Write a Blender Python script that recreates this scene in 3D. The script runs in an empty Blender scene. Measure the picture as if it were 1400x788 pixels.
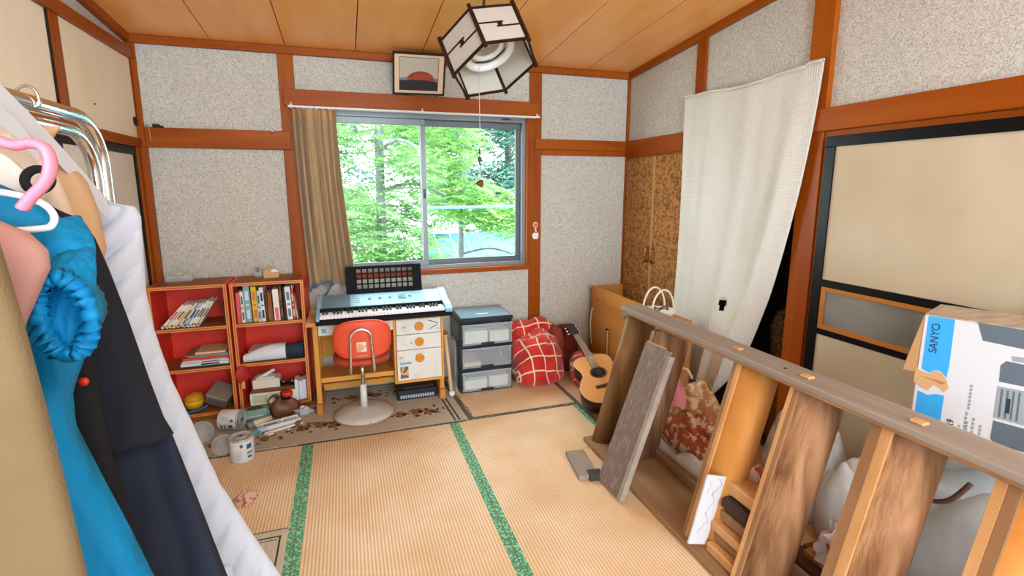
import bpy, bmesh, math, random
from mathutils import Matrix, Vector
from math import sin, cos, pi, radians
random.seed(7)
S = bpy.context.scene
COL = S.collection

# ---------------------------------------------------------------- camera
F_PX = 673.15
PPX, PPY = 692.444, 371.747
YAW, PITCH, ROLL = .3146, -.1683, -.002
CAM = Vector((1.2442, -3.8283, 1.5362))
fw = Vector((sin(YAW)*cos(PITCH), cos(YAW)*cos(PITCH), sin(PITCH)))
r0 = Vector((cos(YAW), -sin(YAW), 0)); u0 = r0.cross(fw)
rt = cos(ROLL)*r0 + sin(ROLL)*u0; up = -sin(ROLL)*r0 + cos(ROLL)*u0
cd = bpy.data.cameras.new('camera'); cam = bpy.data.objects.new('camera', cd); COL.objects.link(cam)
cd.sensor_width = 36; cd.lens = 36*F_PX/1400; cd.clip_start = .02
cd.shift_x = (700-PPX)/1400; cd.shift_y = -(394-PPY)/1400
cam.matrix_world = Matrix(((rt.x, up.x, -fw.x, CAM.x), (rt.y, up.y, -fw.y, CAM.y), (rt.z, up.z, -fw.z, CAM.z), (0, 0, 0, 1)))
S.camera = cam

# ---------------------------------------------------------------- light
S.view_settings.view_transform = 'Standard'; S.view_settings.look = 'None'
S.view_settings.gamma = 1; S.view_settings.use_curve_mapping = False
S.view_settings.exposure = 0.20
w = bpy.data.worlds.new('sky'); S.world = w; w.use_nodes = True
bg = w.node_tree.nodes['Background']; bg.inputs[0].default_value = (.84, .94, 1, 1); bg.inputs[1].default_value = 10.0
def lamp(name, kind, energy, col, loc, rot, size=None, sy=None):
    d = bpy.data.lights.new(name, kind); d.energy = energy; d.color = col
    if kind == 'AREA': d.shape = 'RECTANGLE'; d.size = size; d.size_y = sy
    if kind == 'SUN': d.angle = radians(4)
    o = bpy.data.objects.new(name, d); COL.objects.link(o); o.location = loc; o.rotation_euler = rot
    return o
lamp('sun', 'SUN', 3.0, (1, .95, .84), (0, -8, 12), (radians(48), 0, radians(-25)))
# area lamps for daylight from behind and left; its unseen openings are assumed 
lamp('overhead_fill', 'AREA', 36, (.80, .92, 1), (2.2, -4.9, 2.75), (radians(28), 0, 0), 1.2, .8)  # added fill for floor and right wall; no ceiling lamp exists there
lamp('rear_daylight', 'AREA', 285, (.70, .88, 1), (1.8, -7.3, 1.6), (radians(90), 0, 0), 3.4, 2.9)
lamp('left_rear_daylight', 'AREA', 150, (.73, .89, 1), (-2.5, -5.7, 1.5), (radians(90), 0, radians(-58)), 2.4, 2.3)

# ---------------------------------------------------------------- materials
def lin(c):
    if isinstance(c, str):
        c = [int(c[i:i+2], 16)/255 for i in (0, 2, 4)]
    return [x/12.92 if x <= .04045 else ((x+.055)/1.055)**2.4 for x in c] + [1]
MATS = {}
def mat(name, col, rough=.6, metal=0, col2=None, ns=8, stretch=(1, 1, 1), bump=0, bs=60, bstretch=None, lo=.35, hi=.65, det=4, dist=0, trans=0, alpha=1, spec=.5, sheen=0, coat=0, sss=0):
    if name in MATS: return MATS[name]
    m = bpy.data.materials.new(name); m.use_nodes = True; nt = m.node_tree; N = nt.nodes; L = nt.links
    b = N['Principled BSDF']; b.inputs['Base Color'].default_value = lin(col); b.inputs['Roughness'].default_value = rough
    b.inputs['Metallic'].default_value = metal; b.inputs['Specular IOR Level'].default_value = spec
    if trans: b.inputs['Transmission Weight'].default_value = trans
    if alpha < 1: b.inputs['Alpha'].default_value = alpha
    if sheen: b.inputs['Sheen Weight'].default_value = sheen
    if coat: b.inputs['Coat Weight'].default_value = coat; b.inputs['Coat Roughness'].default_value = .15
    tc = N.new('ShaderNodeTexCoord')
    def noise(scale, st, d=4, ds=0):
        mp = N.new('ShaderNodeMapping'); mp.inputs['Scale'].default_value = st; L.new(tc.outputs['Object'], mp.inputs[0])
        n = N.new('ShaderNodeTexNoise'); n.inputs['Scale'].default_value = scale; n.inputs['Detail'].default_value = d; n.inputs['Distortion'].default_value = ds
        L.new(mp.outputs[0], n.inputs['Vector']); return n
    if col2 is not None:
        n = noise(ns, stretch, det, dist); cr = N.new('ShaderNodeValToRGB')
        cr.color_ramp.elements[0].position = lo; cr.color_ramp.elements[1].position = hi
        cr.color_ramp.elements[0].color = lin(col); cr.color_ramp.elements[1].color = lin(col2)
        L.new(n.outputs['Fac'], cr.inputs[0]); L.new(cr.outputs[0], b.inputs['Base Color'])
    if bump:
        n = noise(bs, bstretch or (1, 1, 1), 3); bp = N.new('ShaderNodeBump'); bp.inputs['Strength'].default_value = bump; bp.inputs['Distance'].default_value = .01
        L.new(n.outputs['Fac'], bp.inputs['Height']); L.new(bp.outputs[0], b.inputs['Normal'])
    MATS[name] = m; return m
def wood(name, c1, c2, axis='z', sc=14, rough=.5, bump=.08, k=.08):
    st = [1, 1, 1]; st['xyz'.index(axis)] = k
    return mat(name, c1, rough, 0, c2, sc, st, bump, sc*4, st, .3, .7, 6, .6, spec=.15)
def nodes(m):
    nt = m.node_tree; return nt, nt.nodes, nt.links, nt.nodes['Principled BSDF']
# wall paper with fine light fibres
def wall_mat(name, base, dark, light):
    m = mat(name, base, .9); nt, N, L, b = nodes(m)
    tc = N.new('ShaderNodeTexCoord')
    n1 = N.new('ShaderNodeTexNoise'); n1.inputs['Scale'].default_value = 78; n1.inputs['Detail'].default_value = 2; n1.inputs['Distortion'].default_value = 2.2
    n2 = N.new('ShaderNodeTexNoise'); n2.inputs['Scale'].default_value = 2.2; n2.inputs['Detail'].default_value = 5
    L.new(tc.outputs['Object'], n1.inputs['Vector']); L.new(tc.outputs['Object'], n2.inputs['Vector'])
    cr = N.new('ShaderNodeValToRGB'); e = cr.color_ramp.elements
    e[0].position = .36; e[0].color = lin(dark); e[1].position = .47; e[1].color = lin(base)
    a = e.new(.53); a.color = lin(base); a = e.new(.60); a.color = lin(light); a = e.new(.66); a.color = lin(base)
    L.new(n1.outputs['Fac'], cr.inputs[0])
    mx = N.new('ShaderNodeMixRGB'); mx.blend_type = 'MULTIPLY'; mx.inputs[0].default_value = .10
    L.new(cr.outputs[0], mx.inputs[1]); L.new(n2.outputs['Fac'], mx.inputs[2])
    g = N.new('ShaderNodeBrightContrast'); g.inputs['Bright'].default_value = .02; L.new(mx.outputs[0], g.inputs[0])
    L.new(g.outputs[0], b.inputs['Base Color'])
    bp = N.new('ShaderNodeBump'); bp.inputs['Strength'].default_value = .35; bp.inputs['Distance'].default_value = .006
    L.new(n1.outputs['Fac'], bp.inputs['Height']); L.new(bp.outputs[0], b.inputs['Normal'])
    return m
M_WALL = wall_mat('wallpaper', 'c3bfb4', 'a49f94', 'e6e3d9')
M_TRIMZ = wood('cedar_upright', '8c3e06', 'a65612', 'z', 9, .38)
M_TRIMX = wood('cedar_across', '8c3e06', 'a65612', 'x', 9, .38)
M_TRIMY = wood('cedar_lengthwise', '8c3e06', 'a65612', 'y', 9, .38)
M_CEIL = wood('ceiling_veneer', 'f0a24e', 'fcba70', 'y', 5, .34, .03, .14)
M_CEIL.node_tree.nodes['Principled BSDF'].inputs['Specular IOR Level'].default_value = .5
M_DARKGAP = mat('dark_gap', '1a120c', .9)
M_BLACKLAC = mat('black_lacquer', '060608', .35, spec=.22)
M_FUSUMA = mat('fusuma_paper', 'cabba0', .85, 0, 'c2b092', 3, det=5, bump=.05, bs=120)
M_FUSW = mat('fusuma_white_paper', 'ded6c8', .85, 0, 'd4c9b8', 3)
M_FUSU = mat('upper_door_paper', 'f2e6d0', .85, 0, 'ead8ba', 2, (1, 1, .5), det=4)
def tatami_mat():
    m = mat('tatami_straw', 'e2c298', .62); nt, N, L, b = nodes(m)
    tc = N.new('ShaderNodeTexCoord')
    wv = N.new('ShaderNodeTexWave'); wv.wave_type = 'BANDS'; wv.bands_direction = 'X'; wv.inputs['Scale'].default_value = 21; wv.inputs['Distortion'].default_value = .25; wv.inputs['Detail'].default_value = 2; wv.inputs['Detail Scale'].default_value = 3
    L.new(tc.outputs['Object'], wv.inputs['Vector'])
    n = N.new('ShaderNodeTexNoise'); n.inputs['Scale'].default_value = 3; n.inputs['Detail'].default_value = 6; L.new(tc.outputs['Object'], n.inputs['Vector'])
    cr = N.new('ShaderNodeValToRGB'); e = cr.color_ramp.elements; e[0].position = 0; e[1].position = 1; e[0].color = lin('dcb88e'); e[1].color = lin('f6e0c2')
    L.new(wv.outputs['Fac'], cr.inputs[0])
    c2 = N.new('ShaderNodeValToRGB'); e = c2.color_ramp.elements; e[0].position = .35; e[1].position = .7; e[0].color = lin('f2e6d2'); e[1].color = lin('ffffff')
    L.new(n.outputs['Fac'], c2.inputs[0])
    mx = N.new('ShaderNodeMixRGB'); mx.blend_type = 'MULTIPLY'; mx.inputs[0].default_value = 1; L.new(cr.outputs[0], mx.inputs[1]); L.new(c2.outputs[0], mx.inputs[2])
    L.new(mx.outputs[0], b.inputs['Base Color'])
    bp = N.new('ShaderNodeBump'); bp.inputs['Strength'].default_value = .3; bp.inputs['Distance'].default_value = .004; L.new(wv.outputs['Fac'], bp.inputs['Height']); L.new(bp.outputs[0], b.inputs['Normal'])
    return m
M_TATAMI = tatami_mat()
M_HERI = mat('green_brocade', '4a9068', .8, 0, '9cd0a8', 90, lo=.5, hi=.58, det=1)
M_HERID = mat('dark_brocade', '4a453c', .8, 0, '8a8272', 120, lo=.5, hi=.6, det=1)
M_CORK = mat('cork', 'b47c3c', .85, 0, '74461a', 48, lo=.42, hi=.62, det=5, dist=.6, bump=.3, bs=50)
M_ALU = mat('aluminium', '7c8084', .4, .3)
M_ALUD = mat('aluminium_dark', '5c6064', .4, .3)
M_CHROME = mat('chrome', 'dfe3e6', .12, 1)
M_GALV = mat('galvanised_pipe', 'b9bdc0', .22, 1)
M_BLACK = mat('black_plastic', '16181c', .45)
M_WHITE = mat('white_plastic', 'e8eaec', .45)
M_PAPER = mat('white_paper', 'eceae4', .8)
M_GREY = mat('grey_plastic', '8a8c8e', .5)
def glass_mat(name, tint=(1, 1, 1), fac=.08):
    m = bpy.data.materials.new(name); m.use_nodes = True; nt = m.node_tree; N = nt.nodes; L = nt.links; N.clear()
    o = N.new('ShaderNodeOutputMaterial'); t = N.new('ShaderNodeBsdfTransparent'); t.inputs[0].default_value = (*tint, 1)
    g = N.new('ShaderNodeBsdfGlossy'); g.inputs['Roughness'].default_value = .03; mx = N.new('ShaderNodeMixShader'); mx.inputs[0].default_value = fac
    L.new(t.outputs[0], mx.inputs[1]); L.new(g.outputs[0], mx.inputs[2]); L.new(mx.outputs[0], o.inputs[0]); return m
M_GLASS = glass_mat('window_glass', (.97, 1, .98), .004)
def clear_mat(name, col, fac, rough=.25):
    m = bpy.data.materials.new(name); m.use_nodes = True; nt = m.node_tree; N = nt.nodes; L = nt.links
    b = N['Principled BSDF']; b.inputs['Base Color'].default_value = lin(col); b.inputs['Roughness'].default_value = rough
    o = N['Material Output']; t = N.new('ShaderNodeBsdfTransparent'); mx = N.new('ShaderNodeMixShader'); mx.inputs[0].default_value = fac
    L.new(t.outputs[0], mx.inputs[1]); L.new(b.outputs[0], mx.inputs[2]); L.new(mx.outputs[0], o.inputs[0]); return m
M_CLEAR = clear_mat('clear_plastic', 'dfe4e6', .32)
M_FROST = clear_mat('frosted_plastic', 'cdd6da', .25, .3)

# ---------------------------------------------------------------- mesh helpers
MW = {}
def at(u, v, **k):
    """a point of the place: the line of sight through (u, v) met with the plane x=, y= or z="""
    (a, c), = k.items(); i = 'xyz'.index(a)
    d = fw + rt*((u-PPX)/F_PX) - up*((v-PPY)/F_PX)
    return CAM + d*((c-CAM[i])/d[i])
class MB:
    def __init__(s): s.v = []; s.f = []; s.m = []; s.s = []; s.uv = None
    def add(s, vs, fs, mi=0, sm=False, X=None):
        o = len(s.v)
        s.v += [X @ Vector(p) if X else Vector(p) for p in vs]
        for f in fs: s.f.append([i+o for i in f]); s.m.append(mi); s.s.append(sm)
        return s
    def box(s, x0, x1, y0, y1, z0, z1, bv=0, mi=0, X=None):
        x0, x1 = min(x0, x1), max(x0, x1); y0, y1 = min(y0, y1), max(y0, y1); z0, z1 = min(z0, z1), max(z0, z1)
        b = min(bv, (x1-x0)*.45, (y1-y0)*.45, (z1-z0)*.45)
        if b <= 0:
            vs = [(x, y, z) for x in (x0, x1) for y in (y0, y1) for z in (z0, z1)]
            return s.add(vs, [(0, 1, 3, 2), (4, 6, 7, 5), (0, 4, 5, 1), (2, 3, 7, 6), (0, 2, 6, 4), (1, 5, 7, 3)], mi, False, X)
        bm = bmesh.new(); bmesh.ops.create_cube(bm, size=1)
        for v in bm.verts: v.co = Vector(((x0+x1)/2+v.co.x*(x1-x0), (y0+y1)/2+v.co.y*(y1-y0), (z0+z1)/2+v.co.z*(z1-z0)))
        bmesh.ops.bevel(bm, geom=bm.edges[:], offset=b, segments=1, affect='EDGES', profile=.5)
        bm.verts.index_update()
        s.add([v.co.copy() for v in bm.verts], [[v.index for v in f.verts] for f in bm.faces], mi, False, X); bm.free(); return s
    def tube(s, pts, r, n=8, closed=False, mi=0, X=None, flat=1):
        P = [Vector(p) for p in pts]; m = len(P); rr = r if isinstance(r, (list, tuple)) else [r]*m
        vs = []; prev = None
        for i in range(m):
            if closed: t = P[(i+1) % m]-P[i-1]
            else: t = P[min(i+1, m-1)]-P[max(i-1, 0)]
            t.normalize()
            if prev is None:
                a = Vector((0, 0, 1)) if abs(t.z) < .9 else Vector((1, 0, 0)); nn = (a-t*a.dot(t)).normalized()
            else: nn = (prev-t*prev.dot(t)).normalized()
            prev = nn; bb = t.cross(nn)
            for k in range(n):
                q = 2*pi*k/n; vs.append(P[i]+(nn*cos(q)*flat+bb*sin(q))*rr[i])
        fs = []
        for i in range(m if closed else m-1):
            j = (i+1) % m
            for k in range(n): fs.append((i*n+k, i*n+(k+1) % n, j*n+(k+1) % n, j*n+k))
        if not closed: fs += [tuple(range(n-1, -1, -1)), tuple((m-1)*n+k for k in range(n))]
        return s.add(vs, fs, mi, True, X)
    def lathe(s, prof, n=24, mi=0, X=None):
        vs = []; fs = []; m = len(prof)
        for r, z in prof:
            for k in range(n): vs.append((r*cos(2*pi*k/n), r*sin(2*pi*k/n), z))
        for i in range(m-1):
            for k in range(n): fs.append((i*n+k, i*n+(k+1) % n, (i+1)*n+(k+1) % n, (i+1)*n+k))
        if prof[0][0] > 1e-6: fs.append(tuple(range(n-1, -1, -1)))
        if prof[-1][0] > 1e-6: fs.append(tuple((m-1)*n+k for k in range(n)))
        return s.add(vs, fs, mi, True, X)
    def prism(s, poly, z0, z1, mi=0, X=None, sm=False):
        n = len(poly); vs = [(x, y, z0) for x, y in poly]+[(x, y, z1) for x, y in poly]
        fs = [tuple(range(n-1, -1, -1)), tuple(range(n, 2*n))]
        s.add(vs, fs, mi, False, X); o = len(s.v)-2*n
        for i in range(n): j = (i+1) % n; s.f.append([o+i, o+j, o+n+j, o+n+i]); s.m.append(mi); s.s.append(sm)
        return s
    def grid(s, fn, nu, nv, cu=False, mi=0, X=None, sm=True):
        vs = [fn(i/(nu if cu else nu-1), j/(nv-1)) for j in range(nv) for i in range(nu)]
        fs = [(j*nu+i, j*nu+(i+1) % nu, (j+1)*nu+(i+1) % nu, (j+1)*nu+i) for j in range(nv-1) for i in range(nu if cu else nu-1)]
        return s.add(vs, fs, mi, sm, X)
    def xf(s, X):
        s.v = [X @ p for p in s.v]; return s
def link(name, mb, mats, parent=None, X=None):
    me = bpy.data.meshes.new(name)
    vs = mb.v
    if X is not None:
        I = X.inverted(); vs = [I @ p for p in vs]
    me.from_pydata([tuple(p) for p in vs], [], mb.f)
    for m in (mats if isinstance(mats, (list, tuple)) else [mats]): me.materials.append(m)
    me.polygons.foreach_set('material_index', mb.m); me.polygons.foreach_set('use_smooth', mb.s)
    bm = bmesh.new(); bm.from_mesh(me); bmesh.ops.recalc_face_normals(bm, faces=bm.faces[:]); bm.to_mesh(me); bm.free()
    o = bpy.data.objects.new(name, me); COL.objects.link(o)
    if parent: o.parent = parent
    return o
def setp(o, label=None, cat=None, group=None, kind=None):
    for k, v in (('label', label), ('category', cat), ('group', group), ('kind', kind)):
        if v: o[k] = v
    return o
def thing(name, label, cat, loc=(0, 0, 0), rot=None, group=None):
    o = bpy.data.objects.new(name, None); o.empty_display_size = .1; COL.objects.link(o)
    X = Matrix.Translation(loc) @ (rot.to_4x4() if rot else Matrix())
    o.matrix_world = X; MW[o.name] = X
    return setp(o, label, cat, group)
def part(name, mb, m, parent, label=None, local=False, kind=None):
    """mb is in world coordinates unless local"""
    X = MW.get(parent.name, Matrix())
    o = link(name, mb, m, parent, None if local else X); MW[o.name] = X
    return setp(o, label, None, None, kind)
def top(name, mb, m, label, cat, group=None, kind=None):
    xs = [p.x for p in mb.v]; ys = [p.y for p in mb.v]; zs = [p.z for p in mb.v]
    X = Matrix.Translation(((min(xs)+max(xs))/2, (min(ys)+max(ys))/2, min(zs)))
    o = link(name, mb, m, None, X); o.matrix_world = X; MW[o.name] = X
    return setp(o, label, cat, group, kind)
def struct(name, mb, m, label=None):
    o = link(name, mb, m); MW[o.name] = Matrix(); return setp(o, label, None, None, 'structure')
def Rx(a): return Matrix.Rotation(a, 4, 'X')
def Ry(a): return Matrix.Rotation(a, 4, 'Y')
def Rz(a): return Matrix.Rotation(a, 4, 'Z')
def Tr(*p): return Matrix.Translation(p)
def axes(o, x, y, z):
    return Matrix(((x[0], y[0], z[0], o[0]), (x[1], y[1], z[1], o[1]), (x[2], y[2], z[2], o[2]), (0, 0, 0, 1)))
def smooth_path(pts, k=6):
    P = [Vector(p) for p in pts]; out = []
    for i in range(len(P)-1):
        a = P[max(i-1, 0)]; b = P[i]; c = P[i+1]; d = P[min(i+2, len(P)-1)]
        for j in range(k):
            t = j/k; out.append(.5*((2*b)+(c-a)*t+(2*a-5*b+4*c-d)*t*t+(3*b-a-3*c+d)*t**3))
    out.append(P[-1]); return out
def text(parent, body, size, X, m, name='lettering', align='LEFT'):
    c = bpy.data.curves.new(name, 'FONT'); c.body = body; c.size = size; c.align_x = align; c.extrude = .0006
    t = bpy.data.objects.new(name, c); COL.objects.link(t)
    dg = bpy.context.evaluated_depsgraph_get(); me = bpy.data.meshes.new_from_object(t.evaluated_get(dg))
    bpy.data.objects.remove(t); me.materials.clear(); me.materials.append(m)
    me.transform(MW[parent.name].inverted() @ X)
    o = bpy.data.objects.new(name, me); COL.objects.link(o); o.parent = parent; MW[o.name] = MW[parent.name]
    return o
# ---------------------------------------------------------------- the room shell
XR = 3.59; YF = -7.5
CZ = lambda y: 2.481-.089*y
struct('wall_back', MB().box(-.12, .95, 0, .12, -.05, 2.7).box(2.68, XR+.12, 0, .12, -.05, 2.7).box(.95, 2.68, 0, .12, -.05, .90).box(.95, 2.68, 0, .12, 2.09, 2.7), M_WALL)
struct('wall_right', MB().box(XR, XR+.12, YF, 0, 1.80, 3.5).box(XR, XR+.12, -.96, 0, -.05, 1.8).box(XR, XR+.12, YF, -1.77, -.05, 1.8), M_WALL)
struct('wall_left', MB().box(-.12, 0, -4.25, 0, -.05, 3.5), M_WALL)
struct('wall_hall', MB().box(-3.12, -3, YF, -4.25, -.05, 3.5).box(-3.12, -.12, -4.25, -4.13, -.05, 3.5), M_WALL)
struct('wall_front', MB().box(-3.12, XR+.12, YF-.12, YF, -.05, 3.5), M_WALL)
M_ALC = mat('closet_shade_lining', '3a2a1c', .9)  # dark colour puts the closet's deep shade into its walls
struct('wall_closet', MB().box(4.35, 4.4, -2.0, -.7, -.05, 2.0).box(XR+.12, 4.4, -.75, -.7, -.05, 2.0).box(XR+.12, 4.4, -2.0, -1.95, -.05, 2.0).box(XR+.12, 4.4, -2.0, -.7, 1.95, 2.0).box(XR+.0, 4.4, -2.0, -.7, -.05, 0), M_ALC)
# floor: base slab, straw mats with cloth borders
fl = struct('floor', MB().box(-.12, XR+.12, -4.2, .12, -.12, -.03).box(-3.12, XR+.12, YF-.12, -4.2, -.12, -.03), M_DARKGAP)
B1, B2, B3, TY = .955, 1.856, 2.754, -.812
def tatami(x0, x1, y0, y1, border, bm):
    t = part('tatami_mat', MB().box(x0+.001, x1-.001, y0+.001, y1-.001, -.03, 0, .002), M_TATAMI, fl)
    wd = .034
    if border == 'y':
        for a in (x0, x1-wd): part('border_strip', MB().box(a+.0015, a+wd-.0015, y0+.002, y1-.002, -.02, .0022), bm, t)
    else:
        for a in (y0, y1-wd): part('border_strip', MB().box(x0+.002, x1-.002, a+.0015, a+wd-.0015, -.02, .0022), bm, t)
tatami(.0, B1, -2.62, TY, 'y', M_HERI); tatami(B1, B2, -2.62, TY, 'y', M_HERI); tatami(B2, B3, -2.62, TY, 'y', M_HERI)
tatami(.0, B1, TY, 0, 'x', M_HERID); tatami(B1, B3, TY, 0, 'x', M_HERID)
tatami(B3, XR, -1.75, 0, 'y', M_HERID); tatami(B3, XR, -3.5, -1.75, 'y', M_HERID)
tatami(.0, 1.8, -3.5, -2.62, 'x', M_HERI); tatami(1.8, B3, -3.5, -2.62, 'x', M_HERI)
part('hall_board', MB().box(0, XR, -4.25, -3.5, -.03, -.001).box(-3, XR, YF, -4.25, -.03, -.001), M_TRIMX, fl)
# sloping ceiling of veneer boards
ce = struct('ceiling', MB().add([(x, y, CZ(y)+d) for d in (.03, .1) for x in (-3.12, XR+.12) for y in (YF-.12, .12)], [(0, 1, 3, 2), (4, 6, 7, 5), (0, 4, 5, 1), (2, 3, 7, 6), (0, 2, 6, 4), (1, 5, 7, 3)]), M_DARKGAP)
xs = [-3.0, 0.0, .477, .92, 1.373, 1.826, 2.279, 2.732, 3.163, XR]
for a, b in zip(xs, xs[1:]):
    part('ceiling_board', MB().add([(x, y, CZ(y)+d) for d in (0, .03) for x in (a+.003, b-.003) for y in (YF, 0)], [(0, 1, 3, 2), (4, 6, 7, 5), (0, 4, 5, 1), (2, 3, 7, 6), (0, 2, 6, 4), (1, 5, 7, 3)]), M_CEIL, ce)
tn = [0]
def trim(mb, m):
    tn[0] += 1; return struct('trim_%d' % tn[0], mb, m)
# ceiling cornices
trim(MB().box(0, XR, -.035, 0, 2.432, 2.481, .003), M_TRIMX)
for a, b in ((0, .035), (XR-.035, XR)):
    trim(MB().add([(x, y, CZ(y)-.05+d) for d in (0, .05) for x in (a, b) for y in (-4.2, -.035)], [(0, 1, 3, 2), (4, 6, 7, 5), (0, 4, 5, 1), (2, 3, 7, 6), (0, 2, 6, 4), (1, 5, 7, 3)]), M_TRIMY)
# posts of the back wall
trim(MB().box(.0, .05, -.012, 0, 1.93, 2.434, .002).box(.0, .058, -.05, 0, 0, 1.93, .002), M_TRIMZ)
trim(MB().box(.862, .962, -.018, 0, 0, 2.434, .003), M_TRIMZ)
trim(MB().box(2.682, 2.785, -.018, 0, 0, 2.434, .003), M_TRIMZ)
trim(MB().box(XR-.022, XR, -.022, 0, 0, 2.434, .002), M_TRIMZ)
# rails of the back wall
trim(MB().box(.05, .915, -.034, 0, 1.80, 1.925, .004), M_TRIMX)
trim(MB().box(2.725, XR-.02, -.034, 0, 1.845, 1.927, .004).box(2.785, XR-.02, -.022, 0, 1.80, 1.845, .003), M_TRIMX)
trim(MB().box(.885, 2.762, -.045, 0, 2.094, 2.205, .004), M_TRIMX)
# window lining and sill
trim(MB().box(.962, 2.682, -.03, .12, .868, .905, .003), M_TRIMX)
trim(MB().box(2.662, 2.684, -.012, .12, .905, 2.094, .002).box(.960, .982, -.012, .12, .905, 2.094, .002), M_TRIMZ)
# right wall posts and rails
trim(MB().box(XR-.02, XR, -.955, -.865, 0, 2.53, .003), M_TRIMZ)
trim(MB().box(XR-.03, XR, -1.885, -1.76, 0, 2.62, .003), M_TRIMZ)
trim(MB().box(XR-.035, XR, -.95, -.02, 1.80, 1.927, .004), M_TRIMY)
trim(MB().box(XR-.03, XR, -1.78, -.95, 1.80, 1.927, .004), M_TRIMY)
trim(MB().box(XR-.045, XR, -3.75, -1.83, 1.815, 1.927, .004).box(XR-.02, XR, -3.75, -1.885, 1.785, 1.815, .002), M_TRIMY)
trim(MB().box(XR-.02, XR, -1.91, -1.885, 0, 1.79, .002), M_TRIMZ)
trim(MB().box(XR-.04, XR, -3.75, -1.885, 0, .03, .002), M_TRIMY)
# left wall: corner post, rails of the built-in closet
trim(MB().box(0, .03, -.105, -.012, 0, 1.80, .003), M_TRIMZ)
trim(MB().box(0, .022, -.04, -.012, 1.86, 2.40, .002), M_TRIMZ)
trim(MB().box(0, .04, -3.7, -.012, 1.795, 1.85, .003), M_TRIMY)
trim(MB().box(0, .04, -3.7, -.012, 2.335, 2.40, .003), M_TRIMY)

# doors: upper closet doors, closet fusuma, cork cupboard doors, fusuma of the right wall
dn = [0]
def door(mb, m, label):
    dn[0] += 1; return struct('door_%d' % dn[0], mb, m, label)
for i, (a, b) in enumerate(((-.855, -.012), (-1.80, -.94))):
    xo = .012 if i == 0 else .006
    d = door(MB().box(.0, xo+.008, a, b, 1.85, 2.335, .002), M_FUSU, 'cream upper closet door')
    part('door_stile', MB().box(0, xo+.014, a-.078, a, 1.85, 2.335, .002), M_TRIMZ, d)
    part('stile_gap', MB().box(0, xo+.009, a-.092, a-.079, 1.85, 2.335), M_DARKGAP, d)
    if i == 0:
        part('finger_pull', MB().lathe([(.028, 0), (.028, .004), (.022, .005), (.02, .001), (.001, .001)], 20, 0, axes((.021, -.062, 1.955), (0, 1, 0), (0, 0, 1), (1, 0, 0))), M_BLACK, d)
        part('nail', MB().lathe([(.005, 0), (.004, .004), (.001, .005)], 8, 0, axes((.02, -.585, 1.978), (0, 1, 0), (0, 0, 1), (1, 0, 0))), M_DARKGAP, d)
for i, (a, b) in enumerate(((-1.0, -.105), (-1.9, -1.0))):
    d = door(MB().box(.0, .012, a+.03, b-.03, .03, 1.745), M_FUSW, 'white paper sliding closet door with black lacquered frame')
    part('door_frame', MB().box(0, .022, a, b, 1.745, 1.795, .002).box(0, .022, a, b, 0, .03).box(0, .022, a, a+.03, .03, 1.745).box(0, .022, b-.03, b, .03, 1.745), M_BLACKLAC, d)
for i, (a, b) in enumerate(((-.432, -.03), (-.862, -.438))):
    d = door(MB().box(XR-.018, XR, a, b, .06, 1.785, .003), M_CORK, 'brown cork cupboard door')
    part('door_edge', MB().box(XR-.0195, XR-.002, (a-.002 if i == 0 else b-.010), (a+.010 if i == 0 else b+.002), .06, 1.785), mat('cork_edge', 'b98a48', .6), d)
    hy = a+.035 if i == 0 else b-.035
    part('handle', MB().tube(smooth_path([(XR-.018, hy, 1.06), (XR-.04, hy, 1.045), (XR-.045, hy, 1.0), (XR-.04, hy, .955), (XR-.018, hy, .94)], 4), .009, 8), mat('bronze_handle', '9a6a40', .3, .9), d)
part('cupboard_ledge', MB().box(XR-.025, XR, -.862, -.03, 1.785, 1.80), M_TRIMY, bpy.data.objects['door_5'])
M_FROSTG = mat('frosted_glass', '8f8d88', .30, 0, '6e6a64', 4, lo=.3, hi=.7)
M_ORF = wood('orange_lattice', 'b06a24', 'c98238', 'y', 10)
for i, (a, b, x) in enumerate(((-2.83, -1.912, XR-.02), (-3.74, -2.80, XR-.005))):
    d = door(MB().box(x-.012, x, a+.05, b-.05, 1.072, 1.735).box(x-.012, x, a+.05, b-.05, .03, .785), M_FUSUMA, 'tan paper sliding door with black lacquered frame and a low glass light')
    part('door_frame', MB().box(x-.022, x, a, b, 1.735, 1.785, .002).box(x-.022, x, a, b, 0, .04, .002).box(x-.022, x, b-.052, b, .04, 1.735, .002).box(x-.022, x, a, a+.052, .04, 1.735, .002).box(x-.020, x, a+.05, b-.05, 1.035, 1.072, .002).box(x-.020, x, a+.05, b-.05, .785, .815, .002), M_BLACKLAC, d)
    part('glass_frame', MB().box(x-.017, x, a+.052, b-.054, 1.012, 1.035, .001).box(x-.017, x, a+.052, b-.054, .815, .838, .001).box(x-.017, x, a+.052, a+.075, .838, 1.012, .001).box(x-.017, x, b-.077, b-.054, .838, 1.012, .001), M_ORF, d)
    part('glass_pane', MB().box(x-.010, x-.004, a+.075, b-.077, .838, 1.012), M_FROSTG, d)
    part('kick_rail', MB().box(x-.015, x, a+.05, b-.05, .50, .545, .002), mat('brown_rail', '5a4634', .5), d)
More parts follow.
